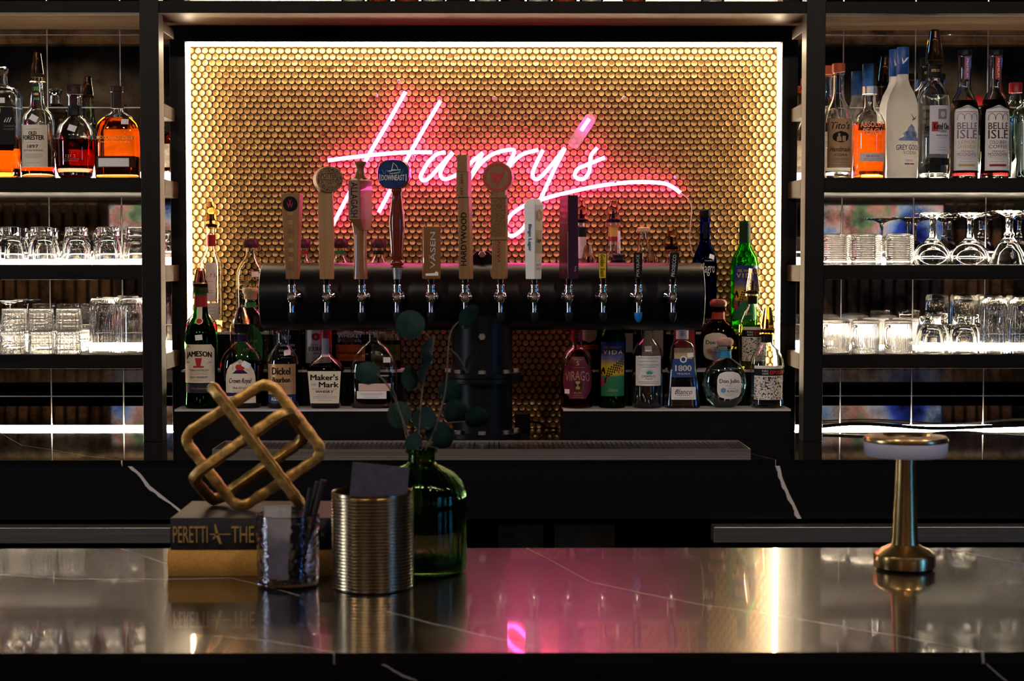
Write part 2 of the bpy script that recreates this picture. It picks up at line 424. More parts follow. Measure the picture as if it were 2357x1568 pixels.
# ------------------------------------------------------------------ shelving
YS = 3.71                                        # front plane of the shelves
sh = thing('back_bar_shelving', 'dark stained wooden back bar shelving with posts around the gold tiles', 'shelving', (0, 3.85, ZC))
O = Vector((0, 3.85, ZC))
def part(name, x0, x1, y0, y1, z0, z1, m, root=sh, o=O, bevel=.0012):
    return MB().box(x0-o.x, x1-o.x, y0-o.y, y1-o.y, z0-o.z, z1-o.z).build(name, m, root, smooth=0, bevel=bevel)
xl0, xl1 = P(325, 500, YS).x, P(369, 500, YS).x
xr0, xr1 = P(1853, 500, YS).x, P(1897, 500, YS).x
ztop = P(1110, -330, YS).z
for a, b_ in ((xl0, xl1), (xr0, xr1)):
    part('post', a, b_, YS, YS+.055, ZC+.0003, ztop, dark_wood_v)
rl0, rl1, rr0, rr1 = P(393, 500, 3.93).x, P(429, 500, 3.93).x, P(1798, 500, 3.93).x, P(1834, 500, 3.93).x
for a, b_ in ((rl0, rl1), (rr0, rr1)):
    part('rear_post', a, b_, 3.93, 3.9995, ZC+.0003, ztop, dark_wood_v)
XL, XRR = P(-330, 500, YS).x, P(2720, 500, YS).x
def zs(y): return P(1110, y, YS).z
SHELF = {}
for k, (yt, yb) in enumerate(((2, 30), (409, 443), (610, 644), (817, 849))):
    zt, zb = zs(yt), zs(yb); SHELF[k] = zt
    if k == 0:
        for a, b_ in ((XL, xl0), (xl1, xr0), (xr1, XRR)): part('fascia', a, b_, YS+.002, YS+.025, zb, zt, fascia_wood)
        part('shelf', XL, XRR, YS+.0555, 3.9995, zb+.003, zt, dark_wood)
        part('shelf_front', XL, xl0, YS+.0255, YS+.055, zb+.003, zt, dark_wood)
        part('shelf_front', xl1, xr0, YS+.0255, YS+.055, zb+.003, zt, dark_wood)
        part('shelf_front', xr1, XRR, YS+.0255, YS+.055, zb+.003, zt, dark_wood)
    else:
        part('shelf', XL, xl0, YS+.0205, 3.9995, zb, zt, fascia_wood); part('shelf', xr1, XRR, YS+.0205, 3.9995, zb, zt, fascia_wood)
        part('fascia', XL, xl0, YS+.003, YS+.02, zb, zt, fascia_wood); part('fascia', xr1, XRR, YS+.003, YS+.02, zb, zt, fascia_wood)
        part('shelf_end', xl0+.0005, xl1, YS+.0555, 3.9295, zb-.005, zt, end_wood); part('shelf_end', xr0, xr1-.0005, YS+.0555, 3.9295, zb-.005, zt, end_wood)
        part('shelf_cap', xl0+.0005, rl0-.0005, 3.93, 3.9995, zb, zt, end_wood); part('shelf_cap', rr1+.0005, xr1-.0005, 3.93, 3.9995, zb, zt, end_wood)
for ya, yb in ((42, 66), (233, 264)):
    part('brace', xl1-.035, xl1, YS+.0555, 3.89, zs(yb), zs(ya), end_wood); part('brace', xr0, xr0+.035, YS+.0555, 3.89, zs(yb), zs(ya), end_wood)
hz0 = P(1110, 96, 3.93).z
part('header_beam', rl1+.0005, rr0-.0005, 3.93, 3.9995, hz0, zs(30)+.003, black_paint)
# led strips: around the tiles, and along the back of every shelf and the counter
yl = 3.955
part('led_strip', rl1+.0006, rl1+.0066, yl, yl+.010, ZC+.10, hz0-.001, led_warm, bevel=0)
part('led_strip', rr0-.0066, rr0-.0006, yl, yl+.010, ZC+.10, hz0-.001, led_warm, bevel=0)
part('led_strip', rl1+.008, rr0-.008, yl, yl+.010, hz0-.0075, hz0-.0005, led_warm, bevel=0)
for k in (1, 2, 3):
    for a, b_ in ((XL, rl0-.002), (rr1+.002, XRR)):
        part('led_strip', a, b_, 3.986, 3.997, SHELF[k]+.0005, SHELF[k]+(.026 if k == 1 else .018), led_white, bevel=0)
part('led_strip', XL, XRR, 3.986, 3.997, SHELF[0]+.0005, SHELF[0]+.014, led_white, bevel=0)
for a, b_ in ((XL, rl0-.002), (rr1+.002, XRR)):
    part('led_strip', a, b_, 3.988, 3.997, ZC+.0006, ZC+.008, led_white, bevel=0)

# ------------------------------------------------------------------ back counter
YCF = 3.355
def vz(pts, z, ax='xy'): return [(p.x, p.y) for p in (PZ(*q, z) for q in pts)]
def vy(pts, Y): return [(p.x, p.z) for p in (P(*q, Y) for q in pts)]
def swap(l): return [(b, a) for a, b in l]
stone_back = veined('black_marble_back', (.006, .006, .007), .035, [
    ('X', 'Y', vz([(-20, 985), (50, 1025), (130, 1037), (200, 1050), (282, 1060)], ZC), .0022), ('X', 'Y', vz([(1690, 1035), (1790, 1060)], ZC), .002)])
ap_z0 = P(1110, 1195, YCF).z
stone_apron = veined('black_marble_apron', (.006, .006, .007), .25, [
    ('Z', 'X', swap(vy([(283, 1060), (318, 1090), (340, 1118), (380, 1150), (440, 1196)], YCF)), .0075),
    ('Z', 'X', swap(vy([(1788, 1060), (1797, 1100), (1815, 1140), (1842, 1196)], YCF)), .006)])
bc = thing('back_counter', 'glossy black marble back bar counter with white veins', 'counter')
MB().box(-3.2, 3.2, YCF, 3.9993, ZC-.012, ZC).build('worktop', stone_back, bc, smooth=0)
MB().box(-3.2, 3.2, YCF, YCF+.02, ap_z0, ZC-.0121).build('apron', stone_apron, bc, smooth=0)
MB().box(-3.2, 3.2, 3.96, 3.9993, .0005, ZC-.0125).build('back_panel', black_paint, bc, smooth=0)
for x in (-2.95, -.33, .437, 2.95): MB().box(x-.01, x+.01, 3.46, 3.9595, .0005, ZC-.0125).build('support', black_paint, bc, smooth=0)
for lb, a, b_ in (('stainless edged black undercounter cooler beneath the counter, beside the stacked books', -2.85, XA(700, 3.31, .82)),
                  ('stainless edged black undercounter cooler beneath the counter, behind the table lamp', XA(1643, 3.31, .82), 2.85)):
    t = thing('undercounter_cooler', lb, 'cooler', ((a+b_)/2, 3.55, 0)); h = (b_-a)/2
    zt, zb = P(1110, 1214, 3.31).z, P(1110, 1251, 3.31).z
    MB().box(-h, h, -.24, -.195, zb, zt).build('front_edge', noisy('worn_steel', (.28, .265, .26), (.37, .355, .35), (3, 200, 200), .42, 1), t, smooth=0, bevel=.0015)
    MB().box(-h+.02, h-.02, -.19, .3, .0005, zt-.001).build('body', black_paint, t, smooth=0)
    for s in (-.5, .5):
        d = MB().box(s*h-h*.48, s*h+h*.48, -.205, -.1905, .08, zb-.004).build('door', black_paint, t, smooth=0, bevel=.002)
        MB().box(s*h-.1, s*h+.1, -.222, -.2055, zb-.07, zb-.055).build('handle', steel, d, smooth=0)
# things kept on the low shelf between the coolers
cb = noisy('cardboard', (.20, .12, .06), (.28, .17, .09), (20, 20, 20), .8)
ls = thing('low_shelf', 'black low shelf under the counter between the two coolers', 'shelf', (.06, 3.7, 0))
lz = ap_z0-.17
MB().box(-.34, .36, -.2, .24, lz-.02, lz).build('board', black_paint, ls, smooth=0)
for x in (-.32, .34): MB().box(x-.015, x+.015, -.2, .24, .0005, lz-.0203).build('leg_panel', black_paint, ls, smooth=0)
for lb, a, b_ in (('narrow brown cardboard box on the low shelf', 1147, 1250), ('wide brown cardboard box on the low shelf', 1277, 1415)):
    x0, x1 = XA(a, 3.53, .75), XA(b_, 3.53, .75); h = (x1-x0)/2
    t = thing('cardboard_box', lb, 'box', ((x0+x1)/2, 3.62, lz+.0003))
    MB().box(-h, h, -.09, .09, 0, .13).build('carton', cb, t, smooth=0)
    MB().box(-.012, .012, -.0906, .0906, .1, .1305).build('tape', mat('packing_tape', (.25, .17, .1), .3), t, smooth=0)

# ------------------------------------------------------------------ front bar
yb0, yb1 = PZ(1110, 1503, ZB).y, PZ(1110, 1262, ZB).y
stone_bar = veined('black_marble_bar', (.007, .0065, .0065), .24, [
    ('X', 'Y', vz([(1205, 1258), (1270, 1291), (1360, 1340), (1480, 1366), (1620, 1393), (1760, 1412), (1900, 1436), (2100, 1470), (2357, 1520)], ZB), .0030),
    ('X', 'Y', vz([(880, 1406), (1000, 1436), (1110, 1462), (1230, 1488)], ZB), .0030), ('X', 'Y', vz([(492, 1464), (600, 1473), (690, 1487), (770, 1504)], ZB), .0025),
    ('X', 'Y', vz([(280, 1264), (330, 1280), (400, 1304)], ZB), .0025), ('X', 'Y', vz([(-20, 1322), (150, 1333), (390, 1333), (535, 1331)], ZB), .0025),
    ('X', 'Y', vz([(535, 1331), (600, 1347), (690, 1371)], ZB), .0020), ('X', 'Y', vz([(2180, 1262), (2260, 1280), (2380, 1302)], ZB), .0025)], cloud=.006, coat=.6)
bar_front = veined('black_marble_bar_front', (.005, .005, .005), .3, [
    ('X', 'Z', vy([(845, 1500), (880, 1530), (960, 1572)], yb0), .0018), ('X', 'Z', vy([(2240, 1500), (2275, 1535), (2320, 1575)], yb0), .0018)])
bar = thing('bar_counter', 'black marble front bar counter with thin white veins', 'counter')
MB().box(-2.6, 2.6, yb0, yb1, ZB-.012, ZB).build('worktop', stone_bar, bar, smooth=0)
MB().box(-2.6, 2.6, yb0, yb0+.02, ZB-.12, ZB-.0121).build('front_edge', bar_front, bar, smooth=0)
MB().box(-2.6, 2.6, yb0+.25, yb0+.30, .0005, ZB-.0125).build('front_panel', black_paint, bar, smooth=0)

# ------------------------------------------------------------------ bottle risers
TIER = []; RY = 3.757
for k, (yt, yf) in enumerate(((942, 3.757), (852, 3.846), (765, 3.925))):
    TIER.append((yf, P(1110, yt, yf).z))
acry = noisy('riser_top_white', (.50, .46, .48), (.60, .56, .58), (9, 9, 9), .35)
for lb, a, b_ in (('black three step bottle riser with pale tops under the whiskey bottles', 402, 924), ('black three step bottle riser with pale tops under the tequila bottles', 1297, 1820)):
    x0, x1 = XA(a, RY, 1.02), XA(b_, RY, 1.02); h = (x1-x0)/2
    t = thing('bottle_riser', lb, 'riser', ((x0+x1)/2, RY, ZC+.0003))
    for k, (yf, z) in enumerate(TIER):
        e = TIER[k+1][0] if k < 2 else 4.0
        MB().box(-h, h, yf-RY, (3.9275 if k == 2 else e)-RY, 0, z-ZC-.0055).build('step', black_paint, t, smooth=0) if k < 2 else \
            MB().box(-h+.05, h-.05, yf-RY, 3.9965-RY, 0, z-ZC-.0055).build('step', black_paint, t, smooth=0)
        hx = h if k < 2 else h-.05
        MB().box(-hx, hx, yf-RY-.003, min(e, 3.9975)-RY-.0005, z-ZC-.005, z-ZC-.0003).build('step_top', acry, t, smooth=0)

# ------------------------------------------------------------------ drip tray
zt = ZC+.018; ty0, ty1 = PZ(1110, 1034, zt).y, PZ(1110, 1013.5, zt).y
tx0, tx1 = XA(488, ty0, zt), XA(1728, ty0, zt)
t = thing('drip_tray', 'long brushed steel drip tray with slotted grate under the taps', 'drip tray', ((tx0+tx1)/2, (ty0+ty1)/2, ZC+.0003))
h, d = (tx1-tx0)/2, (ty1-ty0)/2; zh = .0175
MB().box(-h, h, -d, d, 0, .002).build('pan', steel, t, smooth=0)
for x0, x1, y0, y1 in ((-h, h, -d, -d+.002), (-h, h, d-.002, d), (-h, -h+.002, -d+.002, d-.002), (h-.002, h, -d+.002, d-.002)):
    MB().box(x0, x1, y0, y1, .002, zh).build('side', noisy('worn_steel', (.28, .265, .26), (.37, .355, .35), (3, 200, 200), .42, 1), t, smooth=0)
gb = MB(); n = 106
for i in range(n):
    x = -h+.006+(2*h-.012)*i/(n-1); gb.box(x-.0016, x+.0016, -d+.0025, d-.0025, .0125, .0155)
for j in range(15):
    y = -d+.006+(2*d-.012)*j/14; gb.box(-h+.003, h-.003, y-.0022, y+.0022, .0105, .0128)
tag(gb.build('grate', noisy('grate_steel', (.62, .58, .58), (.72, .68, .68), (90, 90, 90), .16, 1), t, smooth=0), kind='stuff')

# ------------------------------------------------------------------ beer tower
YT = 3.702; tc = P(1110, 682.5, YT); tr = 77.5*YT/F
tw = thing('beer_tower', 'matte black pipe beer tower with twelve taps on a flanged column', 'beer tower', (tc.x, YT, ZC+.0003))
tz = tc.z-ZC-.0003
satin = noisy('satin_black_metal', (.003, .003, .0033), (.005, .005, .0055), (40, 40, 40), .36, spec=.22)
hl = 506*3.69/F
MB().lathe([(tr-.004, -hl), (tr-.0012, -hl+.0015), (tr, -hl+.004), (tr, hl-.004), (tr-.0012, hl-.0015), (tr-.004, hl)], 64, ax='X', c=(0, 0, tz)).build('pipe', satin, tw)
cr = 70*3.655/F; fr = 92*3.63/F; zf = P(1110, 868, 3.635).z-ZC
MB().lathe([(cr, .024), (cr, zf-.0165)], 48).build('column', satin, tw)
MB().lathe([(cr, zf+.0075), (cr, tz-tr*.55)], 48).build('column', satin, tw)
MB().lathe([(fr-.001, 0), (fr, .001), (fr, .0105), (fr-.001, .0115)], 64).build('flange', satin, tw)
MB().lathe([(fr-.001, .012), (fr, .013), (fr, .0225), (fr-.001, .0235)], 64).build('flange', satin, tw)
MB().lathe([(fr-.001, zf-.016), (fr, zf-.015), (fr, zf-.0055), (fr-.001, zf-.0045)], 64).build('flange', satin, tw)
MB().lathe([(fr-.001, zf-.004), (fr, zf-.003), (fr, zf+.006), (fr-.001, zf+.007)], 64).build('flange', satin, tw)
bolt = MB().lathe([(.0085, 0), (.0085, .006), (.007, .0075)], 6).mesh('bolt', steel, 25)
for z in (.0236, zf+.0071):
    for k in range(8):
        a = -math.pi/2+k*math.pi/4
        o = bpy.data.objects.new('bolt', bolt); COL.objects.link(o); o.parent = tw; o.location = ((fr-.013)*math.cos(a), (fr-.013)*math.sin(a), z)
for z, y in ((tz+.094, -tr*.1), (tz-tr-.012, -cr-.001)):
    o = bpy.data.objects.new('bolt', bolt); COL.objects.link(o); o.parent = tw; o.rotation_euler = (math.pi/2, 0, 0); o.location = (0, y-.0035, z)
w = 25*YT/F
MB().prism([(-w, tz+tr-.01), (w, tz+tr-.01), (w, tz+tr+.014), (w*.5, tz+tr+.026), (-w*.5, tz+tr+.026), (-w, tz+tr+.014)], -tr*.1-.003, tr*.1+.006).build('bracket', satin, tw, smooth=0, bevel=.002)
o = tw
jb = thing('junction_box', 'small black box beside the base of the tower column', 'box', (XA(1203, 3.9, ZC+.03), 3.93, ZC+.0003))
MB().box(-.018, .018, -.02, .02, 0, .046).build('case', satin, jb, smooth=0, bevel=.003)
MB().tube([(.018, 0, .025), (.04, .01, .02), (.06, .03, .006), (.085, .04, .004)], .0025, 6).build('cable', black_paint, jb)

# ------------------------------------------------------------------ faucets
YF = 3.568; u = YF/F                                 # metres per photo pixel at the faucets
zb_f = P(1110, 684, YF).z
yflange = (YT-tr)-YF
rubber = mat('black_rubber', (.012, .012, .012), .35)
blue_rubber = mat('blue_rubber', (.01, .17, .55), .3)
def make_faucet():
    t = thing('beer_faucet', 'x', 'faucet')
    S = lambda l: [(a*u, b*u) for a, b in l]
    MB().lathe([(17*u, yflange-.0005), (17*u, yflange-.004), (15*u, yflange-.009), (8.5*u, yflange-.012), (8*u, .004)], 28, ax='Y').build('shank', chrome, t)
    MB().lathe(S([(5, -14), (8, -11), (10.5, -4), (10.5, 5), (8, 11)]), 24).build('body', chrome, t)
    MB().lathe([(8*u, -.008), (8*u, -.0115), (6.8*u, -.013)], 20, ax='Y', c0=True).build('nut', chrome, t)
    MB().lathe([(5*u, -.0131), (5*u, -.0145), (3.6*u, -.0155)], 16, ax='Y').build('screw', steel, t)
    MB().lathe(S([(8, 11.2), (9.5, 12), (9.5, 18), (8.5, 18.6), (10, 20), (10, 27), (8, 28.5)]), 24).build('collar', chrome, t)
    MB().lathe(S([(6, 28.6), (6.3, 31), (8.2, 41)]), 20).build('lever', chrome, t)
    MB().tube([(0, 0, -9*u), (0, -.002, -18*u), (0, -.003, -27*u), (0, -.003, -36*u)], [6.6*u, 6.2*u, 6*u, 6*u], 18).build('spout', chrome, t)
    MB().lathe([(8.8*u, -35*u), (9.3*u, -38*u), (9.0*u, -45*u), (6.5*u, -53*u), (3*u, -58*u)], 20, c=(0, -.003, 0)).build('spout_cap', rubber, t)
    return t
FX = [672, 752, 833, 914, 992, 1071, 1152, 1230, 1309, 1388, 1469, 1548]
HN = ['tapered wooden paddle handle', 'wooden handle with the round engraved head', 'wooden handle with the pink lit block', 'turned red wood handle with the blue disc',
      'short wooden block handle', 'tall thin wooden handle', 'axe shaped wooden handle', 'white block handle', 'dark square bar handle', 'small yellow handle', 'small black handle with upright lettering, above the blue spout cap', 'small black handle at the end of the row']
proto = make_faucet(); FA = []
for k, x in enumerate(FX):
    o = proto if k == 0 else copy_tree(proto)
    o['label'] = 'chrome beer faucet below the '+HN[k]; o['group'] = 'chrome faucets on the beer tower'
    o.location = (XA(x, YF, zb_f), YF, zb_f); FA.append(o)
for c in FA[10].children:
    if c.name.startswith('spout_cap'): c.data = c.data.copy(); c.data.materials[0] = blue_rubber; c['label'] = 'bright blue rubber spout cap'
FA[10]['label'] = 'chrome beer faucet with a bright blue spout cap'

# ------------------------------------------------------------------ tap handles
def wood(name, c1, c2, s=(90, 90, 6)): return noisy(name, c1, c2, s, .45, bump=.1, lo=.3, hi=.7)
oak = wood('light_oak', (.17, .078, .026), (.26, .128, .046)); pale = wood('pale_maple', (.26, .142, .055), (.34, .19, .08))
cherry = noisy('cherry_wood', (.15, .055, .013), (.22, .088, .022), (90, 90, 6), .4, bump=.05, lo=.3, hi=.7, coat=.5); red_w = noisy('red_mahogany', (.085, .012, .006), (.14, .022, .010), (60, 60, 5), .16, coat=.6)
walnut = wood('dark_strip', (.13, .065, .025), (.19, .10, .04)); maroon = noisy('dark_maroon_lacquer', (.035, .007, .010), (.05, .010, .014), (30, 30, 5), .3, coat=.6)
brand = mat('branded_burn', (.035, .016, .008), .7)
H0 = zb_f+41.3*u
def handle(k, label, rz=0, dx=0):
    return thing('tap_handle', label, 'tap handle', (XA(FX[k]+dx, YF, H0), YF, H0), math.radians(rz))
def px(b): return b.xf(Matrix.Scale(u, 4))
def vup(ox, oy, oz): return plane_fn((ox*u, oy*u, oz*u), (0, 0, u), (-u, 0, 0))     # reads bottom to top on the front face
def vdn(ox, oy, oz): return plane_fn((ox*u, oy*u, oz*u), (0, 0, -u), (u, 0, 0))     # reads top to bottom
def flat(ox, oy, oz): return plane_fn((ox*u, oy*u, oz*u), (u, 0, 0), (0, 0, u))
def loft(secs):   # secs: (z, x0, x1, y0, y1) in photo pixels
    return px(MB().rings([[(a, c, z), (b, c, z), (b, d, z), (a, d, z)] for z, a, b, c, d in secs]))
# 1 tapered paddle
t = handle(0, 'tapered light wood paddle tap handle with a black emblem disc', -10, 2)
body = loft([(0, -13, 13, -12, 12), (196, -22, 22, -17, 14)]).build('paddle', oak, t, 0, bevel=.001)
for j in range(13): loft([(20+j*10.5, -6, 6, -13.2-.26*j, -11), (30+j*10.5, -6, 6, -13.4-.26*j, -11)]).build('inlay', (walnut if j in (0, 3, 5, 8) else (oak if j % 2 else pale)), body, 0)
dsc = px(MB().lathe([(17, -18.5), (17, -15), (15, -19.5)][::-1], 32, ax='Y', c=(0, 0, 172))).build('emblem', satin, t)
put_text(dsc, 'W', flat(0, -19.9, 169), 14, 12, ink_red); put_text(dsc, 'V', flat(0, -19.9, 178), 8, 8, ink_red)
# 2 engraved round head
t = handle(1, 'light wood tap handle with a round dark engraved cider head', 0, 0)
loft([(0, -15, 16, -12, 12), (110, -17, 17, -12, 12), (200, -18, 15, -12, 12)]).build('shaft', pale, t, 0, bevel=.001)
R2 = Matrix.Translation((4*u, -4*u, 228*u)) @ Matrix.Rotation(math.radians(22), 4, 'Z')
hd = MB().lathe([(31*u, 14*u, 2, .93), (32*u, 12*u, 2, .93), (32*u, -14*u, 2, .93), (30.5*u, -15*u, 2, .93)], 40, ax='Y').xf(R2).build('head', pale, t)
eng = noisy('engraved_dark', (.03, .018, .01), (.30, .19, .10), (420, 420, 420), .7, lo=.40, hi=.60, detail=3)
fc = MB().lathe([(29*u, -15.1*u, 2, .93), (29*u, -15.8*u, 2, .93)], 40, ax='Y').xf(R2).build('engraved_face', eng, hd)
def r2(x, y, z): return lambda a, b: R2 @ Vector(((x+a)*u, (y)*u, (z+b)*u))
for s, z, w_, h_ in (('POTTERS', 8, 42, 12), ('CRAFT', -9, 22, 7), ('CIDER', -18, 20, 6)):
    MB().box(-w_/2*u-.001, w_/2*u+.001, -16.3*u, -15.8*u, (z-h_/2-1)*u, (z+h_/2+1)*u).xf(R2).build('text_band', pale, hd, 0)
    put_text(hd, s, r2(0, -16.6, z), w_, h_, brand, bold=.01)
# 3 block with knob
t = handle(2, 'wooden tap handle with a flared knob and a square lettered block', -26, -3)
px(MB().lathe([(14, 0, 4), (13, 30, 4), (12.5, 60, 4), (13, 100, 3.5), (15, 122, 5), (16, 137, 8)], 32)).build('grip', cherry, t, 40)
bl = loft([(112, 6, 15, -14, 20), (137.2, -16, 16, -27, 27), (225, -16, 16, -27, 27), (232, -11, 11, -14, 14)]).build('block', cherry, t, 0, bevel=.001)
px(MB().lathe([(16, 231.2), (11, 240), (9, 250), (11, 258), (15, 266), (15, 269)], 32)).build('knob', cherry, t)
put_text(bl, 'ALLAGASH', vdn(0, -27.5, 181), 80, 18, brand, bold=.004)
# 4 blue disc
t = handle(3, 'turned red wood tap handle topped by a blue sailboat disc', -8, 0)
px(MB().lathe([(9, 0), (10, 12), (11.5, 26)], 28)).build('ferrule', steel, t)
px(MB().lathe([(15, 26.3), (16, 29), (13, 31), (15.5, 35), (15, 40), (12, 44), (13.5, 48), (14, 60), (17.5, 110), (18.5, 130), (17, 150), (13, 180), (11.5, 196), (13.5, 200), (13.5, 204), (11, 206), (15, 214)], 36)).build('spindle', red_w, t, 50)
hd = px(MB().lathe([(28, 22, 2.7, .9), (35, 19, 2.7, .9), (37.5, 12, 2.7, .9), (37.5, -8, 2.7, .9), (36, -13, 2.7, .9)], 44, ax='Y', c=(-6, 0, 240))).build('head', red_w, t, 50)
fc = px(MB().lathe([(34.5, -13.2, 2.7, .9), (34, -14.5, 2.7, .9)], 44, ax='Y', c=(-6, 0, 240))).build('blue_face', noisy('blue_face', (.005, .018, .075), (.012, .045, .15), (40, 40, 40), .25), hd)
put_text(hd, 'DOWNEAST', flat(-6, -15, 232), 54, 13, ink_white, bold=.012)
for a in (-36.5, 24.5):
    px(MB().box(a-.8, a+.8, -15, -14.6, 224, 240)).build('emblem_bar', ink_white, hd, 0)
for pts in ([(-14, 246), (-10, 246), (-5, 266), (3, 258), (6, 249), (-5, 250)], [(-18, 247), (12, 250), (8, 243), (-12, 241)]):
    px(MB().tube([(x, -14.8, z) for x, z in pts], .8, 6, closed=True)).build('boat', ink_white, hd)
for sx_ in (-1, 1): px(MB().tube([(-6+sx_*(12+i*2.2), -14.8, 245+5*math.sin(i*1.3)) for i in range(7)], .7, 6)).build('wave', mat('ink_sky', (.06, .25, .5), .4), hd)
# 5 short block
t = handle(4, 'short square wooden block tap handle with white runic lettering', 9, 1)
bl = loft([(0, -20, 20, -14, 14), (121, -20, 20, -14, 14)]).build('block', cherry, t, 0, bevel=.0015)
put_text(bl, 'VÄSEN', vup(0, -14.6, 66), 84, 15, ink_white, bold=.012)
px(MB().prism([(-15, 8), (14, 8), (14, 16), (8, 18), (6, 14), (-15, 13)], -14.7, -14.2)).build('axe_mark', ink_white, bl, 0)
# 6 tall thin
t = handle(5, 'tall thin wooden tap handle with dark burned lettering', -17, 2)
lo = loft([(0, -13, 13, -14, 14), (187, -16, 10, -13, 13)]).build('shaft', oak, t, 0, bevel=.001)
up = loft([(187.2, -19, 9, -17, 14), (245, -19, 9, -15, 14)]).build('block', oak, t, 0, bevel=.001)
loft([(245.2, -18, 6, -13, 12), (284, -18, 6, -13, 12)]).build('top_block', oak, t, 0, bevel=.001)
put_text(lo, 'HARDYWOOD', vup(-1.5, -14.6, 92), 122, 14, brand, bold=.01)
put_text(up, 'EST. 2011', vup(-5, -17.4, 216), 46, 6, brand)
# 7 axe
t = handle(6, 'axe shaped wooden tap handle with a red ring on its round head', -12, -3)
lo = px(MB().prism([(-17, 6), (-13, 0), (15, 0), (18, 4), (18, 90), (-15, 90), (-15, 26), (-20, 20)], -12, 12)).build('grip', oak, t, 0, bevel=.0015)
wrap = noisy('carved_band', (.09, .045, .017), (.24, .13, .05), (260, 260, 500), .6, bump=.6)
loft([(90.2, -20, 21, -15, 15), (97, -20, 21, -15, 15)]).build('band', oak, t, 0)
md = loft([(97.2, -17, 18, -13, 13), (186, -17, 18, -13, 13)]).build('carved_shaft', wrap, t, 0)
loft([(186.2, -20, 21, -15, 15), (192, -20, 21, -15, 15)]).build('band', oak, t, 0)
loft([(192.2, -15, 16, -12, 12), (206, -17, 17, -12, 12)]).build('neck', oak, t, 0)
hd = px(MB().lathe([(34, 12), (34.5, 11), (34.5, -12), (33.5, -13)], 44, ax='Y', c=(-2, 0, 233))).build('head', oak, t)
rg = MB(); R = [[(-2+r*math.cos(a), y, 233+r*math.sin(a)) for a in [2*math.pi*j/40 for j in range(40)]] for r, y in ((27, -13.1), (27, -13.8), (31, -13.8), (31, -13.1))]
px(rg.rings(R, loop=True)).build('red_ring', ink_red, hd)
for pts in ([(-16, 243), (-8, 243), (-2, 222), (-8, 222)], [(-6, 243), (0, 243), (4, 226), (0, 218)], [(2, 240), (18, 246), (4, 216), (2, 222), (8, 236), (2, 235)]):
    px(MB().prism([(x-3, z) for x, z in pts], -13.9, -13.2)).build('emblem', ink_red, hd, 0)
put_text(lo, 'VÄSEN', vup(1, -12.7, 62), 48, 8, ink_red, bold=.008)
# 8 white block
t = handle(7, 'white square tap handle with blue blackletter and a hexagon badge', -40, -2)
whitep = noisy('white_lacquer', (.70, .68, .66), (.76, .74, .72), (30, 30, 30), .3); cream = mat('cream_face', (.72, .62, .42), .4)
bl = loft([(0, -13, 13, -13, 13), (170, -16, 16, -16, 16), (184, -10, 10, -10, 10)]).build('block', whitep, t, 0, bevel=.001)
put_text(bl, 'Bingo Lager', vdn(1, -16.3, 95), 62, 12, mat('ink_sea_blue', (.02, .10, .30), .5), bold=.03)
def fx(x, y, z): return plane_fn((x*u, y*u, z*u), (0, u, 0), (0, 0, u))
px(MB().add([(14.2, -12, 40), (14.2, 12, 40), (16.3, 13, 160), (16.3, -13, 160)], [(0, 1, 2, 3)])).build('side_label', cream, bl, 0, fix=False)
hx = [(16.9, 0+13*math.sin(a), 146+15*math.cos(a)) for a in [math.pi/3*j for j in range(6)]]
px(MB().add(hx, [tuple(range(6))])).build('badge', mat('copper_badge', (.55, .25, .10), .5), bl, 0, fix=False)
put_text(bl, 'b', fx(17.3, 0, 146), 9, 16, ink_white, bold=.03)
px(MB().add([(15.9, -10, 60), (15.9, 10, 60), (16.6, 10, 112), (16.6, -10, 112)], [(0, 1, 2, 3)])).build('panel', mat('olive_panel', (.45, .38, .2), .5), bl, 0, fix=False)
put_text(bl, 'Lager', fx(17.0, 0, 88), 18, 12, ink, bold=.01)
for z, s in ((33, 'BINGO'), (24, 'BEER')): put_text(bl, s, fx(15.1, 0, z), 16, 5, ink_red)
# 9 dark bar
t = handle(8, 'dark maroon lacquered square bar tap handle', 20, 0)
bl = loft([(0, -13.5, 13.5, -27, 27), (192, -12.5, 12.5, -25, 25)]).build('bar', maroon, t, 0, bevel=.0012)
put_text(bl, 'S', flat(5, -27.5, 24), 6, 12, mat('ink_grey', (.4, .38, .4), .5), shear=.3)
# 10 to 12 small handles
blackg = mat('gloss_black', (.010, .010, .012), .22, coat=.4); yel = mat('yellow_tape', (.62, .42, .02), .5)
for k, lb, s, m2, ti in ((9, 'small black tap handle with a yellow handwritten tape', 'Golden Snath', ink, 0), (10, 'small black tap handle with white upright lettering, beside the yellow one', 'POLYJUICE', ink_white, 0),
                     (11, 'small tilted black tap handle with white lettering at the end of the row', 'PROSECCO', ink_white, 5)):
    t = handle(k, lb, -6, 0)
    if ti: t.rotation_euler = (0, math.radians(ti), math.radians(-6))
    px(MB().lathe([(8, 0), (8.4, 1.5)], 20)).build('ferrule', chrome, t)
    bl = loft([(1.7, -8.5, 8.5, -8.5, 8.5), (60, -11, 11, -10.5, 10.5), (62, -9.5, 9.5, -9, 9)]).build('grip', blackg, t, 0, bevel=.001)
    if k == 9:
        px(MB().add([(-8, -9.0, 2.5), (6.5, -9.0, 2.5), (8.5, -10.8, 59), (-10, -10.8, 59)], [(0, 1, 2, 3)])).build('tape', yel, bl, 0, fix=False)
        put_text(bl, s, lambda x, y: Vector(((y-.8)*u, (-10.2+.033*(x))*u-.0004, (31-x)*u)), 52, 10, m2, bold=.012, shear=.2)
    else:
        put_text(bl, s, lambda x, y: Vector(((-y)*u, (-10.0-.033*(x))*u-.0006, (31+x)*u)), 50, 8, m2, bold=.004)

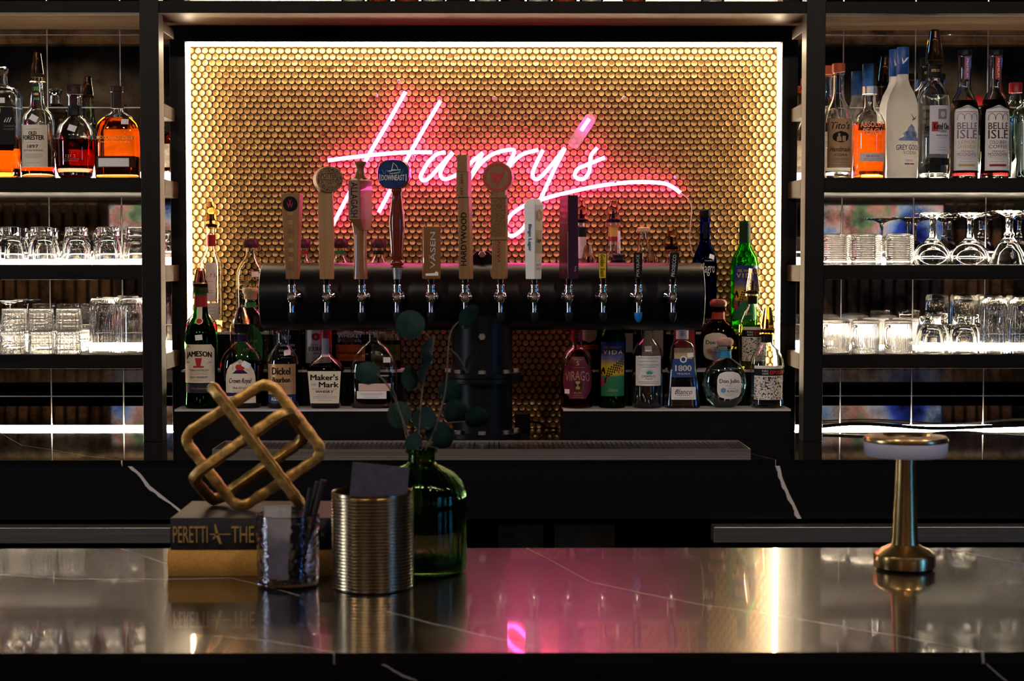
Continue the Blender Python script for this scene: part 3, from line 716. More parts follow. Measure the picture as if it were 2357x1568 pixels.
# ------------------------------------------------------------------ neon sign
YN = 3.977
neon_m = emis('neon_pink', (1, .055, .32), NEON)
ns = thing('neon_sign', 'glowing pink neon script sign on the gold tiled wall', 'neon sign', P(1110, 400, YN))
def smooth_path(pts, n=8):
    if len(pts) < 3: return pts
    out = []
    for i in range(len(pts)-1):
        p0, p1, p2, p3 = pts[max(i-1, 0)], pts[i], pts[i+1], pts[min(i+2, len(pts)-1)]
        for k in range(n):
            t_ = k/n
            out.append(tuple(.5*(2*b+(c-a)*t_+(2*a-5*b+4*c-d)*t_**2+(3*b-a-3*c+d)*t_**3) for a, b, c, d in zip(p0, p1, p2, p3)))
    return out+[pts[-1]]
def z6(l): return [(700+x/2.507, 180+y/2.507) for x, y in l]
def z3(l): return [(940+x/3.646, 340+y/3.646) for x, y in l]
STROKES = [z6([(585, 78), (480, 262), (370, 450), (270, 645), (162, 852)]), z6([(787, 130), (690, 295), (600, 455), (515, 615), (430, 775)]),
    z6([(138, 475), (250, 460), (380, 445), (500, 434), (620, 427), (740, 428)]),
    z3([(312, 40), (240, 55), (170, 120), (115, 210), (103, 250), (128, 275), (180, 250), (270, 150), (372, 42), (310, 125), (272, 200), (275, 245), (310, 265), (370, 245), (440, 205), (520, 130), (625, 42)]),
    z3([(622, 48), (565, 160), (505, 280)]), z3([(505, 280), (580, 165), (660, 85), (750, 38), (865, 16), (888, 40), (860, 100), (800, 215)]),
    z3([(800, 215), (880, 120), (960, 55), (1090, 18)]),
    z3([(1130, 20), (1070, 140), (1043, 215), (1055, 258), (1090, 262), (1150, 205), (1230, 110), (1312, 8), (1220, 190), (1105, 440)]),
    z6([(1362, 710), (1310, 800), (1260, 870), (1210, 908), (1172, 900), (1165, 850), (1190, 795), (1260, 742), (1365, 702), (1500, 665), (1700, 622), (1900, 600), (2060, 605), (2120, 625), (2172, 662)]),
    z6([(1645, 235), (1600, 302)]), z6([(1692, 402), (1658, 442), (1650, 490), (1645, 540), (1615, 580), (1580, 580), (1562, 558), (1582, 522), (1645, 495), (1735, 458)])]
NO = P(1110, 400, YN)
for st in STROKES:
    pts = [P(x, y, YN)-NO for x, y in smooth_path(st)]
    MB().tube(pts, 4.5*YN/F, 12).build('neon_tube', neon_m, ns)
# clear acrylic backing of the apostrophe, standoffs and the supply wire
acr = mat('clear_acrylic', (.9, .85, .85), .25, trans=.75, ior=1.3)
c0, c1 = z6([(1648, 240)])[0], z6([(1560, 372)])[0]
a_ = math.atan2(c1[1]-c0[1], c1[0]-c0[0]); outl = []
for c, off in ((c0, a_+math.pi/2), (c1, a_-math.pi/2)):
    for k in range(9):
        q = off+math.pi*k/8; pt = P(c[0]+14*math.cos(q), c[1]+14*math.sin(q), YN+.012); outl.append((pt.x-NO.x, pt.z-NO.z))
MB().prism(outl, .012, .015).build('acrylic_backing', acr, ns, 0)
clear_post = mat('standoff_plastic', (.7, .65, .62), .3)
for x, y in z6([(420, 102), (550, 25), (1095, 118), (2140, 570), (635, 455), (1840, 118), (1790, 600)]):
    p = P(x, y, YM)-NO; MB().lathe([(.003, -.012), (.004, -.01), (.004, .0225)], 10, ax='Y', c=(p.x, 0, p.z)).build('standoff', clear_post, ns)
wire = [P(x, y, 3.9945)-NO for x, y in ((1566, 444), (1585, 460), (1592, 480), (1589, 520), (1588, 555), (1597, 590), (1620, 640), (1650, 700), (1668, 740))]
MB().tube(smooth_path([tuple(p) for p in wire], 5), .0011, 6).build('wire', mat('clear_wire', (.6, .5, .42), .3), ns)

# ------------------------------------------------------------------ bottles
gl_clear = glass('clear_glass', (.97, .98, .97)); gl_green = glass('green_glass', (.10, .42, .10)); gl_lime = glass('lime_glass', (.22, .75, .12))
gl_blue = glass('cobalt_glass', (.03, .07, .62)); gl_frost = milky('frosted_glass', (.97, .96, .95), .35, 1.3, .5); gl_pale = glass('pale_green_glass', (.93, .985, .955))
gl_dark = glass('dark_glass', (.10, .08, .07)); gl_brown = glass('brown_glass', (.42, .17, .05))
LQ = {'amber': glass('whiskey_amber', (.80, .30, .035), 0, 1.36), 'dark': glass('whiskey_dark', (.30, .115, .035), 0, 1.36), 'red': glass('liqueur_dark_red', (.40, .02, .012), 0, 1.36),
      'peach': glass('peach_orange', (.98, .36, .06), 0.08, 1.34), 'clear': glass('clear_spirit', (.97, .98, .98), 0, 1.36), 'coffee': glass('coffee_red', (.22, .02, .02), 0, 1.36), 'gold': glass('pale_gold', (.93, .74, .28), 0, 1.36), 'crimson': glass('crimson_liquid', (.55, .03, .05), 0, 1.36)}
cover_b = glass('smoky_brown_cover', (.955, .87, .76), .05, 1.12); cover_p = glass('rosy_clear_cover', (.985, .94, .92), .05, 1.14); cover_a = glass('amber_cover', (.975, .80, .50), .05, 1.14)
plug_m = mat('pourer_black', (.012, .011, .011), .4); foil_red = mat('foil_red', (.28, .012, .02), .35); cork_m = noisy('cork', (.45, .30, .16), (.60, .43, .26), (300, 300, 300), .7)
cap_dark = noisy('dark_purple_stopper', (.045, .010, .018), (.07, .018, .028), (60, 60, 60), .3); cap_black = mat('cap_black', (.012, .012, .013), .3)
class Bottle:
    def __init__(s, name, label, cx, D, z, prof, glass_m, liq=None, fill=0, wall=2.4, base=6, seg=36, group=None, mod=None, top_open=True):
        s.k = k = D/F; s.prof = [(q[0], q[1], q[2] if len(q) > 2 else 2, q[3] if len(q) > 3 else 1) for q in prof]
        s.D = D; s.root = thing(name, label, 'bottle', (XA(cx, D, z+prof[-1][1]*k/2), D, z+.0003), group=group); s.cx = cx
        O_ = s.prof; inn = []
        for (r, h, e, q) in O_:
            if h >= base: inn.append((max(r-wall, 1.5), h, e, (max(r*q-wall, 1.5))/max(r-wall, 1.5)))
        r0, e0, q0 = s.at(base); inn = [(max(r0-wall, 1.5), base, e0, (r0*q0-wall)/(r0-wall))]+[i for i in inn if i[1] > base+.5]
        sc = lambda l: [(a*k, b*k, c, d) for a, b, c, d in l]
        punt = [(r0*.45, base+1.5, 2, q0)] if base > 4 else []
        pr = [(O_[0][0]*.4, 1.6, O_[0][2], O_[0][3])]+O_+list(reversed(inn))+[(inn[0][0]*.5, base+1.2, inn[0][2], inn[0][3])]
        s.glass = MB().lathe(sc(pr), seg, mod).build('glass', glass_m, s.root)
        if liq:
            rl, el, ql = s.at(fill); ov = wall-.5
            lp = [(r-ov+(0), h, e, ((r*q-ov)/(r-ov))) for r, h, e, q in [(r0, base-.5, e0, q0)]+[o for o in O_ if base < o[1] < fill]+[(rl, fill, el, ql)]]
            s.liq = MB().lathe(sc(lp), seg, mod).build('liquid', LQ[liq], s.root)
    def at(s, h):
        p = s.prof
        if h <= p[0][1]: return p[0][0], p[0][2], p[0][3]
        for a, b in zip(p, p[1:]):
            if a[1] <= h <= b[1] and b[1] > a[1]:
                t = (h-a[1])/(b[1]-a[1]); return tuple(a[i]+(b[i]-a[i])*t for i in (0, 2, 3))
        return p[-1][0], p[-1][2], p[-1][3]
    def pt(s, a, h, eps=.35):
        r, e, q = s.at(h); k = s.k
        if e > 3:
            return Vector((a*k, -(r*q+eps)*k*(1 if abs(a) < r*.8 else .995), h*k))
        if q < .8:
            x = max(-r*.99, min(r*.99, a)); y = r*q*(1-abs(x/r)**e)**(1/e); return Vector((x*k, -(y+eps)*k, h*k))
        t = a/r; return Vector(((r+eps)*math.sin(t)*k, -(r*q+eps)*math.cos(t)*k, h*k))
    def label(s, h0, h1, hw, m, a0=0, shape=None, name='label', nx=12, nz=8, parent=None, eps=.35):
        b = MB(); V = []
        for j in range(nz+1):
            v = j/nz; w = hw*(shape(v) if shape else 1)
            V.append([s.pt(a0-w+2*w*i/nx, h0+(h1-h0)*v, eps) for i in range(nx+1)])
        n = nx+1
        b.add([p for r in V for p in r], [(j*n+i, j*n+i+1, j*n+n+i+1, j*n+n+i) for j in range(nz) for i in range(nx)])
        s.last = b.build(name, m, parent or s.root, 60, fix=False); return s.last
    def back(s, h0, h1, hw, col=(.86, .82, .74)):  # sheet added on the rear of a bottle to brighten its liquid
        k = s.k; V = []
        for j in range(5):
            h = h0+(h1-h0)*j/4
            V.append([Vector((p.x, -p.y, p.z)) for p in (s.pt(-hw+2*hw*i/8, h, .5) for i in range(9))])
        MB().add([p for r in V for p in r], [(j*9+i, j*9+i+1, j*9+i+10, j*9+i+9) for j in range(4) for i in range(8)]).build('glow_sheet', glow_paper('glow_sheet_paper', col), s.root, 60, fix=False)
    def text(s, t, h, w, ht, m=None, a0=0, eps=.75, parent=None, **st):
        return put_text(parent or s.last, t, lambda x, y: s.pt(a0+x, h+y, eps), w, ht, m or ink, **st)
    def fine(s, rows, w, th=1.1, m=None, a0=0, parent=None, seed=1):
        return lines_patch(parent or s.last, lambda x, y: s.pt(a0+x, y, .75), w, rows, m or ink_soft, th*.72, seed=seed)
    def sticker(s, a, h, w=8, ang=0):
        c, n = math.cos(ang), math.sin(ang); q = [(w*(i/3-1), w*.75*(j-1)) for j in range(3) for i in range(7)]
        MB().add([s.pt(a+x*c-y*n, h+x*n+y*c, 1.0) for x, y in q], [(j*7+i, j*7+i+1, j*7+i+8, j*7+i+7) for j in range(2) for i in range(6)]).build('price_sticker', stick, s.root, 60, fix=False)
    def band(s, h0, h1, m, name='neck_band', eps=.4, seg=36):
        hs = [h0, (h0+h1)/2, h1]; k = s.k; b = MB(); R = []
        for h in hs:
            r, e, q = s.at(h); R.append(((r+eps)*k, h*k, e, ((r*q+eps)/(r+eps))))
        b.lathe(R, seg, c0=False, c1=False); s.last = b.build(name, m, s.root); return s.last
    def cap(s, prof, m, name='cap', seg=28):
        k = s.k; s.last = MB().lathe([(q[0]*k, q[1]*k)+tuple(q[2:]) for q in prof], seg).build(name, m, s.root, 40); return s.last
    def pourer(s, h0, hw0, h1, hw1, cov, flare=1.2):
        k = s.k; top = s.prof[-1][1]; tr_ = s.prof[-1][0]
        s.cap([(tr_*.6, top+.2), (tr_+1.5, top+.3), (tr_+1.5, top+7), (tr_*.7, top+9), (3, top+10), (2.2, min(top+30, h1-6)), (1.5, min(top+31, h1-5))], plug_m, 'pourer', 20)
        o = [(hw0*flare, h0), (hw0*flare, h0+2.5), (hw0, h0+4), (hw0*.96, h0+(h1-h0)*.35), (hw1, h1-4), (hw1*.8, h1)]
        i = [(r-1.1, h) for r, h in o[:-2]]+[(hw1-1.1, h1-5), (hw1*.7, h1-1.3)]
        b = MB()
        b.lathe([(r*k, h*k) for r, h in o], 28, c0=False, c1=True); b.lathe([(r*k, h*k) for r, h in i], 28, c0=False, c1=True)
        b.rings([[((hw0*flare)*k*math.cos(a), (hw0*flare)*k*math.sin(a), h0*k) for a in [2*math.pi*j/28 for j in range(28)]], [((hw0*flare-1.1)*k*math.cos(a), (hw0*flare-1.1)*k*math.sin(a), h0*k) for a in [2*math.pi*j/28 for j in range(28)]]], False, False)
        b.build('pourer_cover', cov, s.root, fix=True)
arch = lambda v: 1 if v < .9 else math.sqrt(max(0, 1-((v-.9)/.1)**2))*.25+.75
archy = lambda v: 1 if v < .55 else max(.03, math.sqrt(max(0, 1-((v-.55)/.45)**2)))
oval = lambda v: max(.02, math.sqrt(max(0, 1-(2*v-1)**2)))
rounded = lambda v: max(.05, (1-abs(2*v-1)**3.4)**(1/3.4)) if abs(2*v-1) < 1 else .3
SG = None
YT1, YT2, YT3 = 3.8025, 3.8825, 3.963
Z1, Z2, Z3 = TIER[0][1], TIER[1][1], TIER[2][1]
# --- whiskey side, first step
B = Bottle('whiskey_bottle', 'green glass whiskey bottle with a cream arched label and red neck foil', 463, YT1, Z1, [(35, 0), (37, 3), (37.5, 120), (37.5, 158), (36, 172), (28, 192), (19, 208), (16, 222), (14, 250), (13.5, 278)], gl_green, 'dark', 166)
B.label(59, 147, 41, paper, shape=arch); B.text('JAMESON', 124, 64, 17, bold=.03, arch=3)
B.text('TRIPLE DISTILLED', 88, 46, 4.5, bold=.01); B.text('IRISH WHISKEY', 72, 42, 5, bold=.01); B.text('ESTD', 106, 10, 3.5, a0=-26); B.text('1780', 106, 10, 3.5, a0=26); B.fine([(82, 1), (78.5, .9)], 46, 1.2); B.fine([(65, .5)], 46, .9)
B.label(98, 116, 8, ink_red, shape=lambda v: .55+.45*v, name='crest', parent=B.last, eps=.8, nx=4, nz=4); B.label(94, 98, 12, ink_red, name='crest_ribbon', parent=B.root, eps=.8, nx=6, nz=2)
B.label(36, 57, 38, mat('label_slate', (.03, .035, .05), .4), nz=3); B.text('John Jameson', 46, 38, 6, ink_gold, shear=.3)
B.label(206, 240, 6, paper, nx=4); B.label(192, 208, 8.5, paper, shape=oval, nx=6, name='seal'); B.label(194, 206, 6.5, ink_red, shape=oval, nx=6, name='seal_disc', parent=B.last, eps=.8)
B.band(232, 258, foil_red, 'neck_foil'); B.band(258.3, 277, mat('foil_green', (.02, .09, .02), .4), 'neck_foil'); B.sticker(1, 163, 8, .1)
B.pourer(264, 17, 322, 10, cover_b, 1.05)
crown = [(40, 0, 2, .62), (43, 4, 2, .62), (46, 40, 2, .62), (49.5, 90, 2, .62), (48, 108, 2, .62), (40, 126, 2, .65), (26, 140, 2, .75), (15, 150), (13, 156), (13, 172)]
flut = lambda t, z: 1+.012*math.cos(16*t)
B = Bottle('whiskey_bottle', 'round decanter whisky bottle with a cream arched crown label', 557, YT1, Z1, crown, gl_clear, 'dark', 108, mod=flut)
B.label(12, 112, 34, paper, shape=archy); L_ = B.last; B.text('Crown Royal', 62, 52, 15, shear=.35, bold=.01); B.text('FINE DE LUXE', 47, 34, 5, bold=.006); B.fine([(40, .9), (37, .7)], 44)
B.label(28, 36, 34, mat('label_purple', (.03, .015, .07), .5), nz=2, parent=L_, name='label_stripe', eps=.7)
B.label(80, 88, 18, mat('ink_purple', (.04, .012, .06), .5), nz=3, shape=lambda v: 1-.5*v, parent=L_, name='cushion', eps=.8); B.label(88, 101, 9, ink_red, shape=lambda v: .8+.4*math.sin(v*3), nz=4, parent=L_, name='crown_mark', eps=.8)
B.band(152, 168, mat('band_purple', (.02, .012, .045), .4)); B.sticker(14, 100, 9, -.5); B.cap([(16, 172.3), (17, 175), (17, 192), (13, 194)], cap_black); B.pourer(186, 18, 232, 11, cover_p, 1.0)
B = Bottle('whiskey_bottle', 'clear whisky bottle with a copper label and blue age band', 651, YT1, Z1, [(34, 0), (36, 3), (36, 105), (34, 116), (26, 132), (17, 143), (15, 150), (16, 178), (16, 190)], gl_clear, 'dark', 100)
B.label(32, 102, 38, noisy('copper_label', (.55, .28, .10), (.66, .40, .20), (30, 30, 60), .35, .4)); B.text('Dickel', 86, 44, 17, bold=.03); B.text('Bourbon', 66, 42, 13, bold=.03, shear=.1); B.fine([(55, .9), (51, .7), (47, .8)], 50)
B.label(12, 31, 38, mat('label_navy', (.015, .035, .11), .4), nz=3); B.text('AGED 8 YEARS', 22, 50, 8, ink_white, bold=.01); B.sticker(14, 128, 8, .15); B.cap([(17, 190.2), (19, 192), (19, 205), (17, 206)], cap_black)
B = Bottle('whiskey_bottle', 'square shouldered whisky bottle with a wide cream label and red wax neck', 750, YT1, Z1, [(32, 0, 4, .9), (34, 3, 4, .9), (42, 84, 4, .9), (41, 92, 3.6, .9), (32, 106, 3, .9), (18, 117, 2.2), (12.5, 124), (12, 134), (12, 185), (13, 200)], gl_clear, 'dark', 96)
B.label(12, 86, 38, paper, nz=8, shape=lambda v: .86+.14*v); B.text("Maker's", 72, 64, 14, bold=.03); B.text('Mark', 55, 46, 13, bold=.03, a0=10); B.text('WHISKY', 39, 42, 6, bold=.022); B.text('S IV', 55, 9, 4.5, a0=-24)
B.fine([(45, .95)], 60, 1.4); B.fine([(31, .6), (27, .9), (24, .9), (19, .5)], 60, 1.1)
B.band(140, 199, mat('red_wax', (.40, .012, .02), .3), 'wax_neck', eps=1.4); B.label(118, 160, 8, mat('neck_ribbon', (.55, .44, .42), .6), name='neck_ribbon', nx=4, eps=1.9)
flask = [(50, 0, 3, .52), (53, 4, 3, .52), (54, 60, 3, .52), (53, 92, 3, .52), (46, 118, 2.8, .55), (32, 138, 2.5, .62), (17, 149, 2.1, .85), (12.5, 154), (12, 178)]
B = Bottle('whiskey_bottle', 'flat flask bourbon bottle with two small pale labels, nearly empty', 861, YT1, Z1, flask, gl_clear, 'dark', 39)
B.label(40, 57, 37, mat('label_blush', (.66, .46, .38), .6), a0=3, nz=3); B.label(22, 39.5, 34, paper_w, a0=-4, nz=3); B.fine([(34, .9), (31, .8), (26, .6)], 60, 1.2, a0=-4); B.sticker(31, 111, 8); B.text('KENTUCKY WHISKEY', 75, 44, 3.5, ink_white, parent=B.root, a0=14)
B.cap([(13, 178.2), (13.5, 180), (13.5, 205), (12, 206)], cap_black)
# --- whiskey side, second step
B = Bottle('liqueur_bottle', 'bottle of crimson liqueur half hidden behind the green glass bottle', 463, YT2, Z2, [(35, 0), (37, 3), (37, 92), (35, 108), (24, 122), (14, 134), (13, 190)], gl_clear, 'crimson', 105); B.cap([(14, 190.2), (14, 215), (12, 216)], foil_red)
B.label(20, 80, 40, paper); B = Bottle('whiskey_bottle', 'fluted decanter whisky bottle with a green label and cream stopper', 577, YT2, Z2, [(q[0]*.96, q[1]*.93)+tuple(q[2:]) for q in crown], gl_clear, 'gold', 20, mod=lambda t, z: 1+.02*math.cos(20*t))
B.label(10, 108, 30, mat('label_green', (.02, .16, .03), .45), shape=archy); B.text('Crown Royal', 66, 40, 10, ink_gold, shear=.35); B.text('APPLE', 46, 30, 8, ink_gold); B.band(142, 154, mat('band_green', (.03, .2, .05), .4)); B.cap([(14, 160.2), (15, 163), (15, 172), (18, 176), (19, 182), (17, 187)], cork_m, 'stopper')
B = Bottle('whiskey_bottle', 'square whiskey bottle with a black label and white print', 664, YT2, Z2, [(31, 0, 5), (33, 3, 5), (33, 95, 5), (30, 106, 4), (18, 120, 2.6), (13, 130), (13, 150)], gl_clear, 'dark', 90)
B.label(8, 92, 30, mat('label_black', (.012, .012, .012), .5)); B.text('WHISKEY', 44, 40, 7, ink_white); B.text('Tennessee', 58, 36, 8, ink_white, shear=.3); B.text('No.7', 74, 20, 9, ink_white); B.fine([(34, .8), (28, .6)], 44, 1.2, ink_white); B.cap([(14, 150.3), (14, 166), (13, 167)], cap_black)
B = Bottle('whiskey_bottle', 'bourbon bottle with a tall cream label and red wax seal', 735, YT2, Z2, [(33, 0), (35, 3), (35, 98), (32, 110), (20, 124), (13, 134), (13, 150)], gl_clear, 'dark', 96)
B.label(15, 96, 35, paper_w); L_ = B.last; B.text('BOURBON', 48, 46, 11, bold=.012); B.text('WHISKEY', 38, 20, 4.5, bold=.01); B.text('KENTUCKY STRAIGHT', 57, 36, 3.5); B.text('James', 27, 26, 7, ink_red, shear=.4); B.fine([(20, .4)], 40)
B.label(67, 85, 10, ink_red, a0=-4, shape=oval, name='wax_seal', parent=L_, eps=1.2, nx=8); B.text('B', 76, 4, 6, paper, parent=L_, a0=-4, eps=1.6); B.cap([(14, 150.3), (14, 168), (12, 169)], foil_red)
for cx_, c_, lb, w_ in ((807, (.62, .10, .012), 'oval flask of frontier bourbon with an orange label', 'BOURBON'), (888, (.08, .11, .015), 'oval flask of rye whiskey with an olive green label', 'RYE')):
    B = Bottle('whiskey_bottle', lb, cx_, YT2, Z2, [(34, 0, 2.6, .6), (35.5, 3, 2.6, .6), (36, 80, 2.6, .6), (35, 96, 2.6, .6), (30, 112, 2.4, .65), (15, 124, 2), (12, 130), (12, 150)], gl_clear, 'dark', 62 if cx_ < 850 else 66)
    B.label(20, 57, 33, mat('frontier_label_%d' % cx_, c_, .5), nz=4, shape=lambda v: 1); B.text('BULLEIT '+w_, 38, 54, 6, bold=.006); B.fine([(47, .9), (45.4, .8)], 56, 1); B.fine([(28, .85), (26.4, .75)], 56, 1); B.text('WHISKEY', 78, 56, 9, ink_white, parent=B.root, bold=.01); B.cap([(13, 150.3), (14, 152), (14, 170), (12, 172)], cork_m, 'stopper')
# --- whiskey side, third step
B = Bottle('vodka_bottle', 'tall slim clear bottle with a white label and smoky pourer cover by the light strip', 486, YT3, Z3, [(25, 0), (26.5, 3), (26.5, 148), (24, 162), (15, 180), (11, 192), (10.5, 238)], gl_clear, 'clear', 26)
B.label(70, 158, 13, paper_w, a0=4, shape=lambda v: .8+.2*v); B.text("r's", 132, 12, 14, ink_red, a0=8, shear=.2); B.fine([(115, .8), (95, .6), (90, .7)], 22, 1.2); B.label(28, 66, 22, paper_w); B.fine([(56, .6), (48, .8), (40, .8)], 34, 1.2); B.band(196, 222, foil_red, 'neck_foil'); B.pourer(236, 15, 298, 9, cover_b, 1.3)
elij = [(32, 0), (34, 3), (35, 100), (35, 128), (33, 142), (25, 158), (15, 170), (12, 178), (11.5, 192)]
purple = []
B = Bottle('whiskey_bottle', 'rounded bourbon bottle with gold lettering and a dark purple stopper', 578, YT3, Z3, elij, gl_clear, 'dark', 98)
B.text('ELIJAH', 121, 54, 14, ink_gold, parent=B.root, bold=.006); B.text('CRAIG', 103, 54, 15, ink_gold, parent=B.root, bold=.006); B.text('SMALL BATCH', 60, 40, 5, ink_gold, parent=B.root); B.sticker(14, 132, 8)
B.cap([(12, 192.3), (18, 193), (18.5, 200), (17, 210), (13, 214)], cap_dark, 'stopper')
for cx_, bm, lb in ((697, foil_red, 'bourbon bottle with a purple stopper behind the tapered paddle handle'), (783, mat('band_green', (.03, .2, .05), .4), 'bourbon bottle with a purple stopper and green neck band behind the tower'), (872, cap_black, 'bourbon bottle with a purple stopper and black neck band behind the tower')):
    B = Bottle('whiskey_bottle', lb, cx_, YT3, Z3, elij, gl_clear, 'amber', 90); B.band(178, 186, bm); B.cap([(12, 192.3), (18, 193), (18.5, 200), (17, 210), (13, 214)], cap_dark, 'stopper'); B.label(30, 90, 30, paper)
# --- tequila side, first step
B = Bottle('rum_bottle', 'amber rum bottle with an ornate maroon label and red capped neck', 1328, YT1, Z1, [(34, 0), (37, 3), (37.5, 100), (36, 114), (28, 130), (16, 138), (12, 144), (11.5, 178)], gl_clear, 'amber', 88)
mar = noisy('label_maroon', (.11, .012, .03), (.15, .02, .04), (200, 200, 200), .4)
def orn(v): return .52+.48*math.sin(math.pi*min(1, max(0, (v-.05)/.78)))**.6 if v < .8 else .62-.25*((v-.8)/.2)
B.label(22, 119, 40, mar, shape=orn, nz=22); L_ = B.last; B.text('VIRAGO', 76, 60, 22, mat('ink_rose', (.50, .28, .22), .4, .3), arch=6)
B.label(40, 67, 11, mat('medal_dark', (.06, .04, .02), .4, .6), shape=oval, name='medallion', parent=L_, eps=.8); B.label(44, 63, 6, ink_gold, shape=lambda v: .5+.4*math.sin(v*9), nz=14, name='profile_mark', parent=L_, eps=1.1)
B.text('RUM', 36, 16, 4, ink_gold, parent=L_); B.text('S', 104, 7, 10, ink_gold, parent=L_); B.fine([(112, .4), (94, .7), (30, .5), (26, .6)], 44, 1, ink_gold, parent=L_); B.sticker(-26, 39, 7); B.band(152, 178, foil_red, 'wax_neck', 1.2); B.text('CS', 166, 9, 10, mat('ink_rose', (.50, .28, .22), .4, .3), eps=1.8)
vida_m = mat('vida_label', (.1, .1, .1), .4); nt, b_, N, L = nodes(vida_m)
tc_ = N('ShaderNodeTexCoord'); sx_ = N('ShaderNodeSeparateXYZ'); L(tc_.outputs['Object'], sx_.inputs[0]); mr_ = N('ShaderNodeMapRange'); mr_.inputs['From Min'].default_value = .028; mr_.inputs['From Max'].default_value = .152; L(sx_.outputs['Z'], mr_.inputs[0])
rp = ramp(nt, [(.0, (.02, .16, .06)), (.36, (.02, .18, .07)), (.42, (.60, .42, .01)), (.55, (.62, .42, .02)), (.68, (.14, .12, .20)), (.8, (.015, .04, .22)), (1, (.01, .03, .2))]); L(mr_.outputs[0], rp.inputs[0]); L(rp.outputs[0], b_.inputs['Base Color'])
vin = [(29, 0), (31, 3), (31.5, 100), (31.5, 156), (29, 170), (20, 186), (14, 196), (12.5, 205), (12, 250)]
def vida(cx_, D, z, lb, s=1, gm=gl_green, capt=True):
    B = Bottle('mezcal_bottle', lb, cx_, D, z, vin, gm, 'clear' if gm is gl_lime else None, 150 if gm is gl_lime else 0)
    B.label(28, 152, 31, vida_m, nz=12); L_ = B.last; yl_ = mat('ink_yellow', (.80, .55, .05), .45); B.text('DEL MAGUEY', 140, 42, 6, yl_, bold=.008); B.text('VIDA', 129, 48, 10, yl_, bold=.008, space=1.3); B.text('Clásico', 42, 22, 7, ink_gold, shear=.35)
    mb = MB(); 
    for i in range(8):
        for j in range(5):
            a, h = -16+i*6.2+j*1.5, 76+i*4.3+j*5.2-6
            if a > 29: continue
            mb.add([B.pt(a-2.2, h, .8), B.pt(a, h-2.6, .8), B.pt(a+2.2, h, .8), B.pt(a, h+3.0, .8)], [(0, 1, 2, 3)])
    mb.build('agave_pattern', ink, L_, 0, fix=False)
    mg = mat('ink_magenta', (.45, .01, .06), .5)
    MB().add([B.pt(-30, 50, .8), B.pt(-22, 54, .8), B.pt(-14, 66, .8), B.pt(-7, 72, .8), B.pt(-7, 80, .8), B.pt(-30, 76, .8)], [(0, 1, 2, 3, 4, 5)]).build('red_house', mg, L_, 0, fix=False)
    MB().add([B.pt(11, 79, .8), B.pt(24, 83, .8), B.pt(24, 90, .8), B.pt(13, 88, .8)], [(0, 1, 2, 3)]).build('red_roof', mg, L_, 0, fix=False)
    MB().add([B.pt(-20, 56, 1.1), B.pt(-16, 60, 1.1), B.pt(-16, 70, 1.1), B.pt(-20, 69, 1.1)], [(0, 1, 2, 3)]).build('house_door', ink, L_, 0, fix=False)
    MB().add([B.pt(-30, 77, .8), B.pt(-18, 79, .8), B.pt(-20, 92, .8), B.pt(-24, 95, .8), B.pt(-30, 86, .8)], [(0, 1, 2, 3, 4)]).build('dark_hill', ink, L_, 0, fix=False)
    B.band(204, 249, mat('capsule_green', (.012, .03, .014), .4), 'capsule', .8); B.cap([(12.5, 250.2), (12.8, 251), (12.5, 254)], mat('capsule_green', (.012, .03, .014), .4)); return B
vida(1409, YT1, Z1, 'dark green mezcal bottle with a blue and yellow picture label, on the lowest step')
B = Bottle('tequila_bottle', 'clear tequila bottle with a square cream label and teal agave burst', 1490, YT1, Z1, [(33, 0), (35, 3), (35.5, 118), (34, 130), (25, 146), (16, 156), (13, 164), (13, 192)], gl_clear, 'clear', 50)
B.label(52, 120, 33, paper_w); L_ = B.last; B.text('CASAMIGOS', 74, 32, 5, bold=.01); B.text('Tequila', 68, 18, 5, shear=.2); tl = mat('ink_teal', (.02, .28, .28), .5); mb = MB()
for i in range(15):
    a = math.radians(8+164*i/14); c, n = math.cos(a), math.sin(a); mb.add([B.pt(-1.3*n+2*c, 79+1.3*c, .8), B.pt(1.3*n+2*c, 79-1.3*abs(c), .8), B.pt(14*c, 79+12*n, .8)], [(0, 1, 2)])
mb.build('agave_burst', tl, L_, 0, fix=False); B.fine([(116, .95), (108, .8), (100, .95), (95, .6), (61, .9), (57, .8)], 54, 1.5); B.sticker(-1, 137, 8); B.cap([(10, 185, 2), (13.5, 192.2), (15, 194), (15, 210), (14, 212)], cap_black, 'stopper')
B = Bottle('tequila_bottle', 'tapering square tequila bottle with a blue numbered label', 1570, YT1, Z1, [(38, 0, 5, .8), (40.5, 3, 5, .8), (34, 70, 5, .8), (27, 138, 4.5, .8), (23, 148, 3.5, .85), (14, 154, 2.2), (13.5, 160), (13.5, 185)], gl_clear, 'clear', 30)
bl_ = mat('label_royal_blue', (.012, .05, .20), .45); B.label(71, 112, 27, bl_, shape=lambda v: 1-.1*v); B.text('1800', 92, 38, 14, ink_white, bold=.03); B.text('TEQUILA', 79, 30, 4, ink_white, space=1.2); L_ = B.last; B.label(104, 120, 8, ink_white, shape=oval, name='round_seal', parent=L_, eps=.9, nx=6); B.label(107, 117, 5, bl_, shape=oval, name='seal_disc', parent=L_, eps=1.2, nx=6)
B.label(113, 138, 21, cork_m, name='kraft_label', nz=3); B.label(20, 49, 28, paper_w); B.text('Blanco', 38, 40, 11, shear=.35); B.fine([(30, .6)], 50, 1.8, ink_blue); B.fine([(24, .9)], 50, 1.1); B.band(158, 178, paper_w, 'paper_neck_band', .6); B.text('1800', 168, 14, 6, mat('ink_grey', (.4, .38, .4), .5), eps=1.2); B.sticker(16, 122, 7, .1); B.cap([(14, 185.3), (15, 187), (15, 205), (13, 207)], cap_dark)
